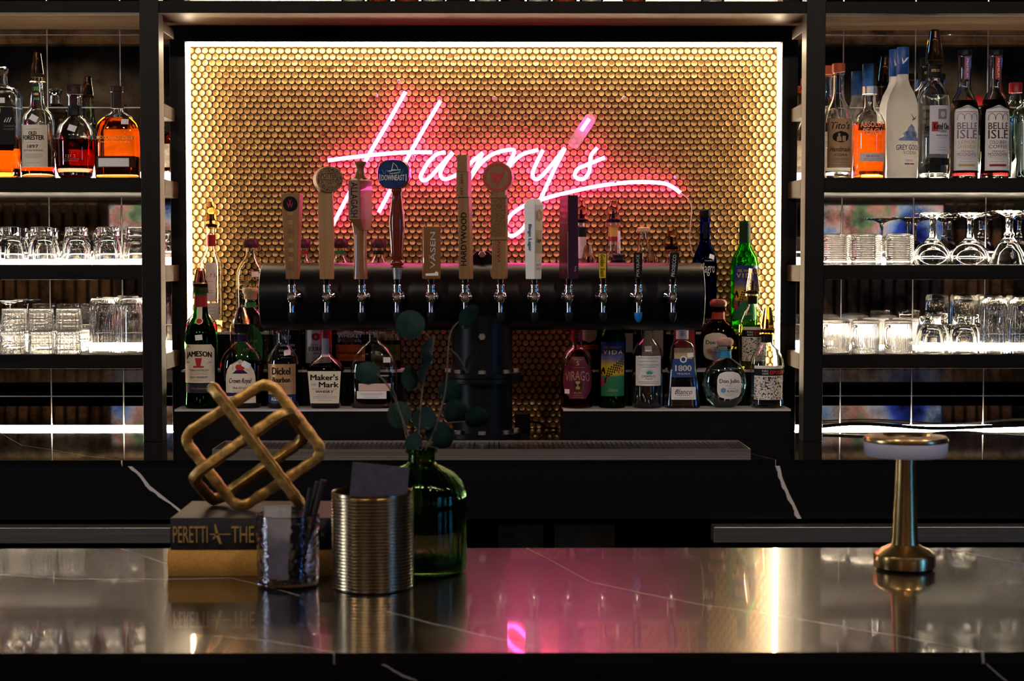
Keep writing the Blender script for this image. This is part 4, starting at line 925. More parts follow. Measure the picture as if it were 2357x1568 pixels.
dj = [(22, 0, 2, .8), (26, 3, 2, .75), (40, 16, 2, .62), (49, 36, 2, .58), (52, 56, 2, .58), (49, 76, 2, .58), (39, 96, 2, .62), (24, 108, 2, .75), (15, 114), (14, 122), (14, 132), (19, 135), (19, 140), (16, 142)]
def djulio(cx_, D, z, lb, gm, lq, knob, bandm, word, wm, off=7, fill=88, sc=1):
    B = Bottle('tequila_bottle', lb, cx_, D, z, [(q[0]*(sc if q[1] < 110 else 1),)+tuple(q[1:]) for q in dj], gm, lq, fill)
    B.label(21, 84, 28, paper_w if lq != 'dark' else paper, a0=off, shape=rounded, nz=14); L_ = B.last; B.text('Don Julio', 61, 46, 12, bold=.012, a0=off); B.text(word, 39, 26, 5, bold=.008, a0=off+8); B.text('TEQUILA', 45, 18, 3, a0=off+6, space=1.2)
    B.label(35, 47, 6, wm, a0=off-14, shape=oval, name='round_mark', parent=L_, eps=.9, nx=6); B.fine([(52, .4), (33, .7), (29, .5)], 44, .9, a0=off)
    B.band(115, 131, bandm, 'paper_neck_band', .6); B.cap([(14, 142.3), (18, 144), (20, 149), (19.5, 155), (15, 160), (8, 161)], knob, 'stopper'); return B
djulio(1668, YT1, Z1, 'round clear tequila bottle with a white label and pinkish knob stopper', glass('sea_glass', (.88, .96, .95)), 'clear', noisy('pink_cork', (.42, .25, .2), (.52, .33, .27), (200, 200, 200), .5), mat('band_cyan', (.02, .26, .50), .5), 'BLANCO', mat('ink_steel_blue', (.15, .30, .5), .5))
ill = noisy('engraved_label', (.02, .018, .016), (.78, .72, .64), (110, 110, 110), .6, lo=.42, hi=.50, detail=4, dist=2.5)
def espo(cx_, D, z, lb, sc_, lq, fill, cov, gm=gl_clear):
    pf = [(35, 0), (39, 5), (40, 95), (38, 112), (28, 132), (17, 142), (13.5, 150), (13, 172)]
    B = Bottle('tequila_bottle', lb, cx_, D, z, [(a*sc_, b) for a, b in pf], gm, lq, fill)
    B.label(20, 98, 39*sc_, paper_w); L_ = B.last; B.label(21, 73, 38.5*sc_, ill, name='illustration', parent=L_, eps=.7); B.label(75, 91, 39*sc_, mat('label_black', (.012, .012, .012), .5), name='black_band', parent=L_, eps=.7, nz=2)
    B.text('ESPOLON', 83, 40, 9, mat('ink_bright_red', (.65, .03, .02), .5), a0=20, eps=1.1, bold=.022); B.text('PURO', 86, 14, 4.5, ink_white, a0=-10, eps=1.1); B.text('AGAVE', 80, 14, 4.5, ink_white, a0=-10, eps=1.1)
    B.band(150, 168, cap_black); B.pourer(168, 16, 232, 10, cov, 1.05); return B
espo(1765, YT1, Z1, 'clear tequila bottle with an engraved rooster style label and amber pourer cover', .98, 'clear', 22, cover_a)
# --- tequila side, second step
B = Bottle('mezcal_bottle', 'dark bottle with a round pale label and red band, behind the rum bottle', 1354, YT2, Z2, [(31, 0), (33, 3), (33, 110), (27, 130), (14, 146), (12, 160), (12, 228)], gl_dark); B.label(62, 104, 20, paper, shape=oval); B.label(46, 58, 34, ink_red, nz=2); B.text('MEZCAL', 52, 40, 7, ink_gold); B.pourer(238, 16, 285, 10, cover_p, 1.15)
B = Bottle('tequila_bottle', 'dark square bottle with a bare metal pourer, behind the green mezcal', 1424, YT2, Z2, [(32, 0, 4), (34, 3, 4), (34, 120, 4), (25, 140, 3), (14, 160), (13, 175), (13, 240)], gl_dark); B.label(40, 84, 30, paper_w); B.band(212, 240, paper_w, 'paper_neck_band', .6); B.cap([(13, 240.3), (16, 242), (14, 246), (16, 250), (14, 254), (15, 262), (11, 266)], plug_m, 'pourer'); B.cap([(3.4, 266.2), (3, 300), (2.4, 318)], steel, 'spout')
B = Bottle('tequila_bottle', 'dark bottle under a clear cover, behind the cream labelled tequila', 1499, YT2, Z2, [(32, 0), (34, 3), (34, 120), (26, 138), (13, 152), (12, 165), (12, 218)], gl_dark); B.label(30, 90, 28, paper); B.pourer(222, 16, 266, 10, cover_p, 1.2)
B = Bottle('tequila_bottle', 'tapering bottle with a red label, behind the blue labelled tequila', 1572, YT2, Z2, [(32, 0, 5, .8), (34, 3, 5, .8), (28, 90, 5, .8), (22, 120, 3.5, .85), (13, 130), (13, 150)], gl_clear, 'amber', 60); B.label(30, 90, 26, foil_red, shape=lambda v: 1-.1*v); B.cap([(14, 150.3), (15, 152), (15, 165), (13, 166)], foil_red)
djulio(1653, YT2, Z2, 'round brown glass tequila bottle with a red brown knob stopper', gl_brown, 'dark', noisy('red_cork', (.22, .05, .03), (.30, .08, .045), (200, 200, 200), .35), mat('band_orange_red', (.42, .06, .03), .5), 'REPOSADO', mat('ink_orange', (.5, .2, .08), .5), -8, sc=.87)
espo(1732, YT2, Z2, 'slim tequila bottle with a skeleton style label and rosy pourer cover', .80, 'gold', 102, cover_p, glass('faint_green', (.86, .96, .88)))
# --- tequila side, third step
tops = [(1337, 'bottle with a black neck band and rosy pourer cover, beside the dark bar handle', [(30, 0), (32, 3), (32, 130), (22, 150), (13, 165), (12, 180), (12, 250)], 'band', 250, 305),
        (1411, 'bottle with an amber and red neck and rosy pourer cover, behind the tower', [(30, 0), (32, 3), (32, 140), (24, 155), (13, 172), (11, 185), (11, 250)], 'red', 240, 302),
        (1481, 'clear bottle with a cork topped stopper, behind the tower', [(30, 0), (32, 3), (32, 150), (22, 165), (15, 185), (11, 215), (11, 228)], 'cork', 0, 0),
        (1545, 'bottle under a smoky pourer cover, left of the blue bottle', [(30, 0), (32, 3), (32, 120), (22, 140), (13, 160), (11, 172), (11, 188)], 'dark', 180, 240)]
for cx_, lb, pf, kd, h0, h1 in tops:
    B = Bottle('tequila_bottle', lb, cx_, YT3, Z3, pf, gl_clear, 'clear' if kd == 'cork' else 'gold', 100); B.label(30, 110, 28, paper)
    if kd == 'band': B.band(218, 240, cap_black); B.band(168, 217, mat('pink_paper', (.66, .5, .5), .6), 'paper_neck_band')
    if kd == 'red': B.band(208, 218, foil_red); B.band(219, 244, mat('band_amber', (.55, .30, .06), .4))
    if kd == 'cork': B.cap([(11.5, 228.3), (15, 229), (15, 238), (13, 240)], cork_m, 'stopper')
    else: B.pourer(h0, 16, h1, 9, cover_b if kd == 'dark' else cover_p, 1.2)
B = Bottle('tequila_bottle', 'cobalt blue tequila bottle with white handwritten lettering', 1622, YT3, Z3, [(25, 0), (27, 3), (27.5, 150), (27, 165), (22, 182), (14, 198), (11, 212), (11, 262)], gl_blue, None)
B.text('milagro', 143, 44, 30, ink_white, parent=B.root, shear=.1); B.text('Leyenda del', 163, 22, 4, ink_white, parent=B.root, a0=8); B.label(5, 34, 27, mat('label_indigo', (.02, .02, .09), .4), nz=3); B.text('SILVER', 22, 30, 7, ink_white, a0=4); B.text('DE AGAVE', 29, 28, 4, ink_white, a0=4); B.cap([(12, 262.2), (13, 264), (13, 278), (12, 279)], cap_black); B.sticker(14, 172, 7, -.3); B.label(214, 252, 5, cap_black, nx=4, name='neck_strip')
vida(1714, YT3, Z3, 'bright green mezcal bottle with a blue and yellow picture label, on the top step', gm=gl_lime)

# --- upper shelf, left
YQ = 3.765; ZQ = SHELF[1]
B = Bottle('whiskey_bottle', 'heavy rye bottle with a slanted black label and a flat clear stopper', 4, YQ, ZQ, [(40, 0, 5, .8), (43, 4, 5, .8), (43, 150, 5, .8), (43, 190, 5, .8), (39, 203, 4, .8), (20, 210, 2.5, .95), (14, 216), (14, 236)], gl_clear, 'amber', 92, wall=4, base=13)
B.label(75, 160, 42, mat('label_black', (.012, .012, .012), .5), shape=lambda v: 1-.15*v); B.text('ill', 131, 18, 11, paper, a0=24, shear=.3); B.text('STRAIGHT', 117, 26, 4.5, paper, a0=26, bold=.01); B.text('WHISKEY', 110, 24, 4.5, paper, a0=26, bold=.01); B.back(24, 70, 26); B.sticker(10, 175, 8); B.cap([(13, 236.3), (15, 240), (17, 246), (17, 252), (12, 254)], gl_clear, 'stopper'); B.label(140, 165, 8, ink_gold, shape=oval, a0=0, name='seal', eps=.9)
B = Bottle('whiskey_bottle', 'whiskey bottle with a tall cream label and smoky pourer cover, nearly empty', 88, YQ, ZQ, [(36, 0), (38, 3), (38.5, 120), (38, 132), (33, 146), (23, 156), (18, 166), (16, 190), (14, 214), (13, 230)], gl_clear, 'dark', 26, base=10)
B.label(24, 120, 34, paper, a0=-3); B.text('OLD', 101, 19, 9, bold=.03, a0=-3); B.text('FORESTER', 91, 52, 11, bold=.03, a0=-3); B.text('1897', 71, 26, 8, bold=.022, a0=-3); B.text('BOTTLED IN BOND', 62, 46, 4, a0=-3, bold=.005); B.fine([(110, .5), (80, .5), (54, .8), (51, .85), (48, .85), (45, .6), (34, .6)], 52, 1, a0=-3); B.sticker(0, 135, 9, -.5)
B.label(178, 208, 6, mat('strip_green', (.05, .22, .05), .5), nx=4, name='neck_strip'); B.label(182, 200, 9, cap_black, shape=oval, nx=8, name='neck_seal', eps=.8); B.text('100', 191, 11, 5, ink_gold, eps=1.2); B.pourer(218, 15, 287, 9, cover_b, 1.2)
B = Bottle('whiskey_bottle', 'short round shouldered bottle of dark red bourbon with a black cap', 173, YQ, ZQ, [(32, 0), (39, 6), (44, 28), (45, 92), (43, 104), (36, 122), (22, 136), (15, 146), (15, 150), (15, 186), (17, 187), (17, 191)], gl_clear, 'red', 88, base=22, wall=3)
B.band(144, 166, cap_black); B.label(184-30, 190, 9, mat('strip_wine', (.04, .01, .015), .4), nx=4, name='neck_strip'); B.back(34, 70, 18); B.text('121.2', 49, 22, 7, mat('ink_dim', (.35, .22, .18), .5), parent=B.root); B.fine([(42, .9), (38, .8)], 42, 1, mat('ink_dim', (.35, .22, .18), .5), parent=B.root); B.sticker(3, 112, 9, -.3); B.cap([(16, 191.3), (18.5, 192), (18.5, 212), (17, 214)], noisy('brown_cap', (.03, .016, .014), (.05, .024, .02), (50, 50, 50), .3))
B = Bottle('whiskey_bottle', 'flat flask bourbon bottle full of glowing amber beside the post', 271, YQ, ZQ, [(48, 0, 3, .55), (51, 4, 3, .55), (52, 60, 3, .55), (51, 105, 3, .55), (45, 126, 2.8, .58), (32, 141, 2.5, .62), (17, 150, 2.1, .85), (14, 155), (13.5, 176)], gl_clear, 'amber', 138, base=8)
B.text('WOODFORD RESERVE', 92, 88, 8, ink_gold, parent=B.root, bold=.004, arch=0); B.text('KENTUCKY STRAIGHT BOURBON', 82, 66, 3.5, ink_gold, parent=B.root); B.label(24, 50, 45, mat('label_dark_brown', (.06, .015, .01), .5), nz=3); L_ = B.last; B.label(26, 45, 35, paper_w, nz=3, name='white_label', parent=L_, eps=.8, a0=-4); B.fine([(39, .8), (35, .6), (30, .7)], 60, 1.2, parent=L_, a0=-4); B.sticker(22, 128, 8)
B.cap([(14, 160, 2), (14.5, 160.5), (14.5, 196), (16, 197), (16, 209), (14.5, 210)], noisy('brown_cap', (.03, .016, .014), (.05, .024, .02), (50, 50, 50), .3))
B.back(52, 112, 32)
# --- upper shelf, right
tito = [(31, 0), (32.5, 3), (33, 120), (32, 140), (25, 162), (16, 180), (13, 196), (12.5, 236), (14, 238), (14, 243)]
orange = mat('cap_orange', (.50, .09, .015), .4); tan = noisy('label_tan', (.42, .25, .13), (.50, .31, .17), (200, 200, 200), .6)
def titos(cx_, D, lb):
    B = Bottle('vodka_bottle', lb, cx_, D, ZQ, tito, gl_clear, 'clear', 128, base=14)
    B.label(24, 136, 33, tan, nz=8); L_ = B.last; B.text("Tito's", 120, 44, 17, bold=.01, shear=.3); B.text('Handmade', 66, 50, 11, bold=.008, shear=.3); B.text('VODKA', 53, 30, 6, bold=.01, space=1.2); B.fine([(45, .8), (42, .8), (36, .8), (30, .95)], 44, 1.2)
    B.label(81, 107, 19, ink, shape=oval, name='oval_mark', parent=L_, eps=.8); B.label(84, 102, 5, tan, a0=-4, name='still_mark', parent=L_, eps=1.2, shape=lambda v: 1 if v < .6 else .45, nx=4); B.label(84, 96, 4, tan, a0=7, name='pot_mark', parent=L_, eps=1.2, nx=4)
    B.back(24, 110, 34); B.cap([(14, 243.3), (15, 244), (15, 262), (13.5, 263)], orange); return B
titos(1929, YQ, 'vodka bottle with a tan label and orange cap at the shelf front'); titos(1905, 3.87, 'second vodka bottle with an orange cap, standing behind the tan labelled one')
B = Bottle('vodka_bottle', 'peach orange vodka bottle with a silver cap', 2000.5, YQ, ZQ, [(35, 0), (37, 3), (37.5, 112), (36, 128), (28, 146), (17, 156), (14, 164), (14, 192)], gl_clear, 'peach', 124, base=9)
pk = mat('ink_peach_pink', (.80, .42, .30), .5); B.text('ABSOLUT', 122, 56, 13, pk, parent=B.root, bold=.01); B.text('PEACH', 106, 44, 14, pk, parent=B.root, bold=.01); B.label(38, 57, 32, mat('label_lilac', (.70, .58, .60), .5), a0=2, nz=3); B.text('38% ALC/VOL', 50, 32, 4.5, a0=2); B.fine([(44, .8), (40, .8)], 56, 1.1, a0=2); B.back(26, 112, 44); B.cap([(15, 192.3), (17, 193), (17, 210), (16, 211)], noisy('silver_cap', (.6, .6, .62), (.7, .7, .72), (90, 90, 90), .3, .8))
capb = noisy('blue_capsule', (.012, .06, .24), (.02, .09, .32), (60, 60, 60), .35); grey_ink = mat('ink_dusk', (.16, .14, .22), .5); sky_ink = noisy('ink_mountain', (.05, .12, .34), (.40, .44, .55), (60, 60, 60), .5)
def goose(cx_, D, lb):
    B = Bottle('vodka_bottle', lb, cx_, D, ZQ, [(33, 0), (35, 3), (35.5, 150), (34, 172), (27, 195), (17, 214), (13.5, 226), (13, 290)], gl_frost, 'clear', 214)
    nb = mat('ink_navy', (.02, .025, .16), .5); B.text('GREY GOOSE', 70, 62, 12, nb, parent=B.root, a0=10, bold=.008); B.text('VODKA', 58, 34, 8, grey_ink, parent=B.root, a0=12); B.text('FRANCE', 40, 18, 5, grey_ink, parent=B.root, a0=10)
    B.label(85, 122, 28, sky_ink, a0=14, shape=lambda v: max(.06, (1-v)**.8*(1+.18*math.sin(v*17))), name='mountain_print', nz=14); B.label(31, 34, 6, nb, a0=4, name='flag_blue', nx=3, nz=1); B.label(31, 34, 6, ink_red, a0=17, name='flag_red', nx=3, nz=1)
    MB().add([B.pt(x, y, .6) for x, y in ((10, 148), (22, 136), (30, 142), (25, 134), (14, 130), (18, 136))], [(0, 1, 5), (1, 2, 3), (1, 3, 4, 5)]).build('bird_print', grey_ink, B.root, 0, fix=False)
    B.cap([(13.6, 238, 2), (14, 238.5), (14, 298), (13, 300)], capb, 'capsule'); MB().add([Vector((x*B.k, -14.6*B.k, z*B.k)) for x, z in ((-6, 278), (-1, 266), (4, 274), (10, 276), (5, 268), (-4, 260))], [(0, 1, 5), (1, 2, 4), (2, 3, 4), (1, 4, 5)]).build('bird_mark', ink_white, B.last, 0, fix=False); return B
goose(2076.5, YQ, 'frosted vodka bottle with a blue capsule at the shelf front'); goose(2059, 3.862, 'frosted vodka bottle with a blue capsule, standing behind its twin')
def ketel(cx_, D, lb, cov=True):
    B = Bottle('vodka_bottle', lb, cx_, D, ZQ, [(33, 0), (35, 3), (35.3, 60), (35.3, 175), (33, 192), (26, 208), (17, 218), (15.5, 224), (15.5, 262)], gl_clear, 'clear', 190, base=12)
    B.label(55, 165, 28, mat('label_lavender', (.62, .60, .66), .5), a0=10); L_ = B.last; B.text('Ketel One', 118, 42, 15, a0=12, bold=.022); B.text('VODKA', 107, 22, 6, a0=12, bold=.01); B.text('FAMILY MADE', 97, 30, 3.5, a0=12, bold=.006); B.fine([(91, .6), (70, .5), (64, .6)], 40, 1, a0=12)
    B.label(106, 128, 7, ink_red, a0=-6, name='red_square', parent=L_, eps=.6, nx=3, nz=2); B.label(134, 157, 11, mat('portrait_grey', (.22, .21, .22), .6), a0=12, name='portrait', parent=L_, eps=.7, nx=4, nz=3); B.label(138, 152, 6, mat('portrait_pale', (.5, .48, .48), .6), a0=12, shape=oval, name='portrait_face', parent=L_, eps=1.1)
    B.label(30, 46, 26, cap_black, a0=10, nz=2, name='black_label'); B.band(230, 258, cap_black); B.text('KETEL ONE', 246, 20, 6, ink_gold)
    if cov: B.pourer(258, 20, 340, 12, cover_b, 1.0)
    else: B.cap([(16, 262.3), (16.5, 263), (16.5, 280), (15, 281)], cap_black)
    return B
ketel(2149, YQ, 'vodka bottle with a lavender label and a tall smoky pourer cover'); ketel(2133, 3.872, 'black capped vodka bottle behind the frosted bottle', False)
belle = [(31, 0), (32.5, 3), (33, 140), (32, 162), (25, 184), (16, 200), (14.5, 212), (14.5, 274), (15.5, 276), (15.5, 280)]
peak = lambda v: 1 if v < .93 else 1-.9*(v-.93)/.07
for cx_, lb, sm, im, wd_, lq, fi in ((2219, 'moonshine bottle with a pale arched bridge label and purple neck strip', mat('strip_purple', (.30, .10, .26), .5), mat('ink_plum', (.22, .12, .22), .5), ('LEMON', 'LAVENDER'), 'coffee', 178),
                             (2290, 'moonshine bottle with a pale arched bridge label and red neck strip', mat('strip_red', (.42, .03, .03), .5), mat('ink_brown', (.07, .03, .025), .5), ('COLD BREW', 'COFFEE'), 'coffee', 180)):
    B = Bottle('moonshine_bottle', lb, cx_, YQ, ZQ, belle, gl_clear, lq, fi, base=13); B.label(18, 166, 32, paper_w, shape=peak, nz=16); L_ = B.last
    B.text('BELLE', 119, 48, 15, im, bold=.008); B.text('ISLE', 100, 48, 20, im, bold=.008); o2 = mat('ink_ochre', (.55, .33, .14), .5) if 'purple' in lb else im; B.text(wd_[0], 82, 40, 8, o2); B.text(wd_[1], 72, 44, 8, o2); B.text('PREMIUM', 61, 28, 4, im); B.text('MOONSHINE', 54, 46, 8, im); B.fine([(48, .9), (44, .5), (38, .7)], 44, .9, im); B.label(27, 32, 20, o2 if 'purple' in lb else foil_red, name='ribbon', parent=L_, eps=.8, nz=1)
    mb = MB()
    for i in range(3):
        c = -16+i*16; mb.tube([tuple(B.pt(c-8, 132, .9))]+[tuple(B.pt(c+7.5*math.cos(a), 138+9*math.sin(a), .9)) for a in [math.pi-math.pi*j/8 for j in range(9)]]+[tuple(B.pt(c+8, 132, .9))], .6*B.k, 4)
    mb.tube([tuple(B.pt(x, 151, .9)) for x in range(-25, 26, 5)], .7*B.k, 4); mb.build('bridge_print', im, L_)
    B.label(226, 278, 6.5, sm, a0=2, nx=4, name='neck_strip')
    put_text(B.last, 'PREMIUM', lambda x, y, B=B: B.pt(2+y, 252-x, .8), 42, 5, ink_white); B.cap([(14, 280.2), (16, 281), (16, 292), (15, 294)], cap_black, 'stopper')
for cx_, D, lb in ((2336, 3.85, 'pale green square shouldered gin bottle with a red cap, set back'), (2372, YQ, 'pale green square shouldered gin bottle with a red cap at the shelf front')):
    B = Bottle('gin_bottle', lb, cx_, D, ZQ, [(36, 0, 4), (38, 3, 4), (38, 140, 4), (36, 156, 3.5), (22, 174, 2.6), (14, 184), (13, 196), (13, 200)], gl_pale, 'clear', 140)
    B.label(20, 130, 30, paper_w); B.fine([(100, .8), (80, .7), (60, .8)], 40, 2); B.cap([(14, 200.3), (15, 201), (15, 222), (13.5, 224)], foil_red); B.label(180, 198, 5, cap_black, nx=4, name='neck_strip')
# --- bottles standing on the top shelf, only their feet in view
YQ0 = 3.775
for i, (x, lq, lb) in enumerate(((812, 'clear', 'clear bottle'), (872, 'amber', 'amber bottle'), (936, 'amber', 'amber bottle'), (997, 'clear', 'clear bottle'), (1055, 'dark', 'brown bottle'), (1120, 'clear', 'clear bottle'), (1180, 'dark', 'brown bottle'), (1240, 'clear', 'clear bottle'), (1300, 'amber', 'amber bottle'), (1362, 'clear', 'clear bottle'), (1460, 'amber', 'amber bottle'), (1640, 'clear', 'clear bottle'))):
    B = Bottle('spirit_bottle', lb+' on the top shelf, %s from the post by the whiskey' % ('first', 'second', 'third', 'fourth', 'fifth', 'sixth', 'seventh', 'eighth', 'ninth', 'tenth', 'eleventh', 'twelfth')[i], x, YQ0, SHELF[0], [(26, 0), (28, 3), (28.5, 120), (26, 140), (15, 165), (12, 180), (12, 230)], gl_clear, lq, 100, group='bottles on the top shelf'); B.cap([(12.5, 230.3), (13.5, 232), (13.5, 250), (12, 251)], cap_black); B.label(30, 100, 28, paper)

# ------------------------------------------------------------------ glassware
gl_ware = glass('glassware', (.985, .985, .98)); gl_etch = milky('etched_glass', (.98, .975, .965), .06, 1.48, .12); gl_press = milky('pressed_glass', (.985, .985, .98), .03, 1.48, .12)
YG = 3.76; ug = YG/F
def cup(outer, inner, mod=None, flip=True, n=48, H=None, m=None):
    b = MB().lathe([(a*ug, h*ug) for a, h in outer]+[(a*ug, h*ug) for a, h in inner], n, mod)
    if flip:
        H = H or max(h for a, h in outer+inner); b.v = [(x, y, H*ug-z) for x, y, z in b.v]
    return b
def simple_glass(name, label, b, m, group, extra=None):
    t = thing(name, label, 'glass', group=group)
    b.build('bowl', m, t)
    if extra: extra(t)
    return t
rocks = cup([(22, 0), (25, 1.5), (25.5, 17), (29, 32), (32, 52), (33, 70), (32.3, 86), (31.3, 87)], [(30.6, 86), (31, 70), (30, 52), (26.5, 33), (20, 22), (8, 20)], H=87)
ribs = lambda t, z: 1+.022*math.cos(22*t)
tall = cup([(18, 0), (25, 1.5), (28, 7), (29.5, 30), (31, 110), (31, 127), (30.2, 128)], [(29.2, 127), (29, 110), (27.5, 32), (22, 17), (8, 15)], ribs, n=88, H=128)
def cutmod(t, z): return 1+.03*(1 if int((t*9/math.pi+z/ug/7)) % 2 == int((t*9/math.pi-z/ug/7)) % 2 else -1)
etch = cup([(24, 0), (27, 1.2)]+[(27+.05*h, h) for h in range(4, 45, 2)]+[(29.5, 46), (29.5, 51), (28.8, 52)], [(28, 51), (27, 40), (25.5, 9), (8, 8)], cutmod, n=72, H=52)
hrib = [(22, 0), (26, 1.2)]
for h in range(4, 60, 5): hrib += [(28.9, h+.6), (29.2, h+1.6), (28.9, h+2.6), (27.2, h+3.6), (27.2, h+4.4)]
mugh = cup(hrib+[(28.3, 66), (28.3, 71), (27.6, 72)], [(26.8, 71), (25.6, 60), (25, 9), (8, 8)], H=72)
mugv = cup([(24, 0), (29, 1.5), (31, 5), (31, 62), (30.2, 68), (30.8, 77), (30, 78)], [(29.2, 77), (28.6, 66), (28, 10), (8, 9)], lambda t, z: 1+.012*math.cos(40*t), n=160, H=78)
wine = cup([(20, 0), (41, .8), (42.5, 2), (42, 3), (20, 6), (6.5, 12), (4.2, 22), (4, 44), (5.5, 54), (6.5, 58), (14, 64), (28, 74), (38, 88), (42.5, 104), (42, 119), (41.3, 120)], [(40.9, 119), (41.3, 104), (36.6, 89), (26.6, 76), (12, 68), (4, 66)], H=120, n=56)
hurr = cup([(20, 0), (44, .8), (45.5, 2), (45, 3), (20, 7), (7, 13), (5, 22), (5, 46), (9, 52), (9, 55), (6, 58), (10, 64), (22, 76), (32, 96), (43, 124), (42.3, 125)], [(41.6, 124), (30.8, 97), (20.5, 78), (8, 68), (4, 67)], H=125, n=56)
def hdl(H):
    def f(t):
        k = ug; a = math.radians(215); c, s = math.cos(a), math.sin(a)
        pts = smooth_path([(27.5, H*.80), (36, H*.80), (42, H*.72), (43, H*.5), (42, H*.28), (36, H*.20), (27.5, H*.20)], 4)
        MB().tube([(r*c*k, r*s*k, z*k) for r, z in pts], 3.2*k, 10).build('handle', gl_ware, t)
    return f
P_ = {}
def place(kind, cx_, D, z, mk, rz=None):
    if kind not in P_: P_[kind] = mk(); o = P_[kind]
    else: o = copy_tree(P_[kind])
    o.location = (XA(cx_, D, z+.04), D, z+.0003); o.rotation_euler = (0, 0, random.uniform(0, 6) if rz is None else rz); return o
def mk_rocks(): return simple_glass('rocks_glass', 'x', rocks, gl_ware, 'thick based rocks glasses')
def mk_tall(): return simple_glass('highball_glass', 'x', tall, gl_ware, 'fluted highball glasses')
def mk_etch(): return simple_glass('cut_tumbler', 'x', etch, gl_etch, 'cut glass tumblers')
def mk_mugh(): return simple_glass('glass_mug', 'x', mugh, gl_press, 'ringed glass mugs', hdl(72))
def mk_mugv(): return simple_glass('glass_mug', 'x', mugv, gl_press, 'fluted glass mugs', hdl(78))
def mk_wine(): return simple_glass('wine_glass', 'x', wine, gl_ware, 'upturned wine glasses')
def mk_hurr(): return simple_glass('cocktail_glass', 'x', hurr, gl_ware, 'upturned flared cocktail glasses')
S2, S3 = SHELF[2], SHELF[3]; YB = 3.87
ORD = ['nearest', 'second from', 'third from', 'fourth from', 'fifth from', 'sixth from']
def row(kind, mk, xs, D, z, lb, grp, rz=None, ref='the shelf post', D0=None):
    for k, x in enumerate(xs):                     # first in the list stands nearest the reference
        o = place(kind, x, D0 if (k == 0 and D0) else D, z, mk, rz); o['group'] = grp
        o['label'] = lb+', '+ORD[k]+' '+ref if len(xs) > 1 else lb
# left, middle shelf
row('r', mk_rocks, (315, 250, 176, 97, 22, -50), YG, S2, 'upturned thick based rocks glass, front row, above the cut tumblers', 'rocks glasses on the middle left shelf', D0=3.80)
row('r', mk_rocks, (316, 246, 178, 108, 40), YB, S2, 'upturned thick based rocks glass, back row, above the cut tumblers', 'rocks glasses on the middle left shelf')
# left, lower shelf
row('e', mk_etch, (156, 95, 28, -34), YG, S3, 'cut glass tumbler at the bottom of a stack', 'cut glass tumblers', ref='the fluted highballs')
row('e', mk_etch, (158, 95, 33, -30), YG, S3+52.5*ug, 'cut glass tumbler on top of a stack', 'cut glass tumblers', ref='the fluted highballs')
row('e', mk_etch, (180, 118, 56), YB, S3, 'cut glass tumbler in the back row, behind the stacks', 'cut glass tumblers', ref='the fluted highballs')
row('t', mk_tall, (301, 237), 3.80, S3, 'tall fluted highball beside the cut tumblers, front row', 'fluted highball glasses by the cut tumblers')
row('t', mk_tall, (312, 248), 3.89, S3, 'tall fluted highball beside the cut tumblers, back row', 'fluted highball glasses by the cut tumblers')
row('w', mk_wine, (20, -75), 3.925, S3, 'upturned wine glass behind the cut tumblers', 'wine glasses behind the tumblers', rz=0)
# right, middle shelf
row('m', mk_mugh, (1922, 1988, 2068), YG, S2, 'glass mug with horizontal rings, front row', 'ringed glass mugs', rz=0, D0=3.80)
row('m', mk_mugh, (1936, 2002, 2075), 3.89, S2, 'glass mug with horizontal rings, back row', 'ringed glass mugs', rz=0)
row('w', mk_wine, (2144, 2230), YG, S2, 'upturned wine glass, front row', 'upturned wine glasses', rz=0, ref='the ringed mugs')
row('w', mk_wine, (2150, 2236), 3.88, S2, 'upturned wine glass, back row', 'upturned wine glasses', rz=0, ref='the ringed mugs')
row('h', mk_hurr, (2319, 2412), YG, S2, 'upturned flared cocktail glass, front row', 'flared cocktail glasses', rz=0, ref='the wine glasses')
row('h', mk_hurr, (2326, 2420), 3.88, S2, 'upturned flared cocktail glass, back row', 'flared cocktail glasses', rz=0, ref='the wine glasses')
# right, lower shelf
row('v', mk_mugv, (1924, 1992, 2068), YG, S3, 'glass mug with fine vertical flutes, front row', 'fluted glass mugs', rz=0, D0=3.80)
row('v', mk_mugv, (1944, 2016, 2084), 3.895, S3, 'glass mug with fine vertical flutes, back row', 'fluted glass mugs', rz=0)
row('r', mk_rocks, (2140, 2217), YG, S3, 'upturned rocks glass on the mug shelf, front row', 'rocks glasses beside the fluted mugs', ref='the fluted mugs')
row('r', mk_rocks, (2156, 2228), YB, S3, 'upturned rocks glass on the mug shelf, back row', 'rocks glasses beside the fluted mugs', ref='the fluted mugs')
row('t', mk_tall, (2287, 2351, 2416), YG, S3, 'tall fluted highball at the shelf end, front row', 'fluted highball glasses on the mug shelf', ref='the rocks glasses')
row('t', mk_tall, (2296, 2358, 2422), YB, S3, 'tall fluted highball at the shelf end, back row', 'fluted highball glasses on the mug shelf', ref='the rocks glasses')
# power cord in front of the counter light on the right
pts = []
for i in range(34):
    x = .80+i*.06; pts.append((x, 3.945+.016*math.sin(i*1.3), ZC+.0052+.005*(1+math.sin(i*.9))))
b = MB().tube(smooth_path(pts, 4), .0042, 8); b.build('cord', black_paint)
co = bpy.data.objects['cord']; co.name = 'power_cord'; tag(co, 'black power cord lying along the light strip on the marble counter', 'cord')

# ------------------------------------------------------------------ things on the front bar
ZB_ = ZB+.0003
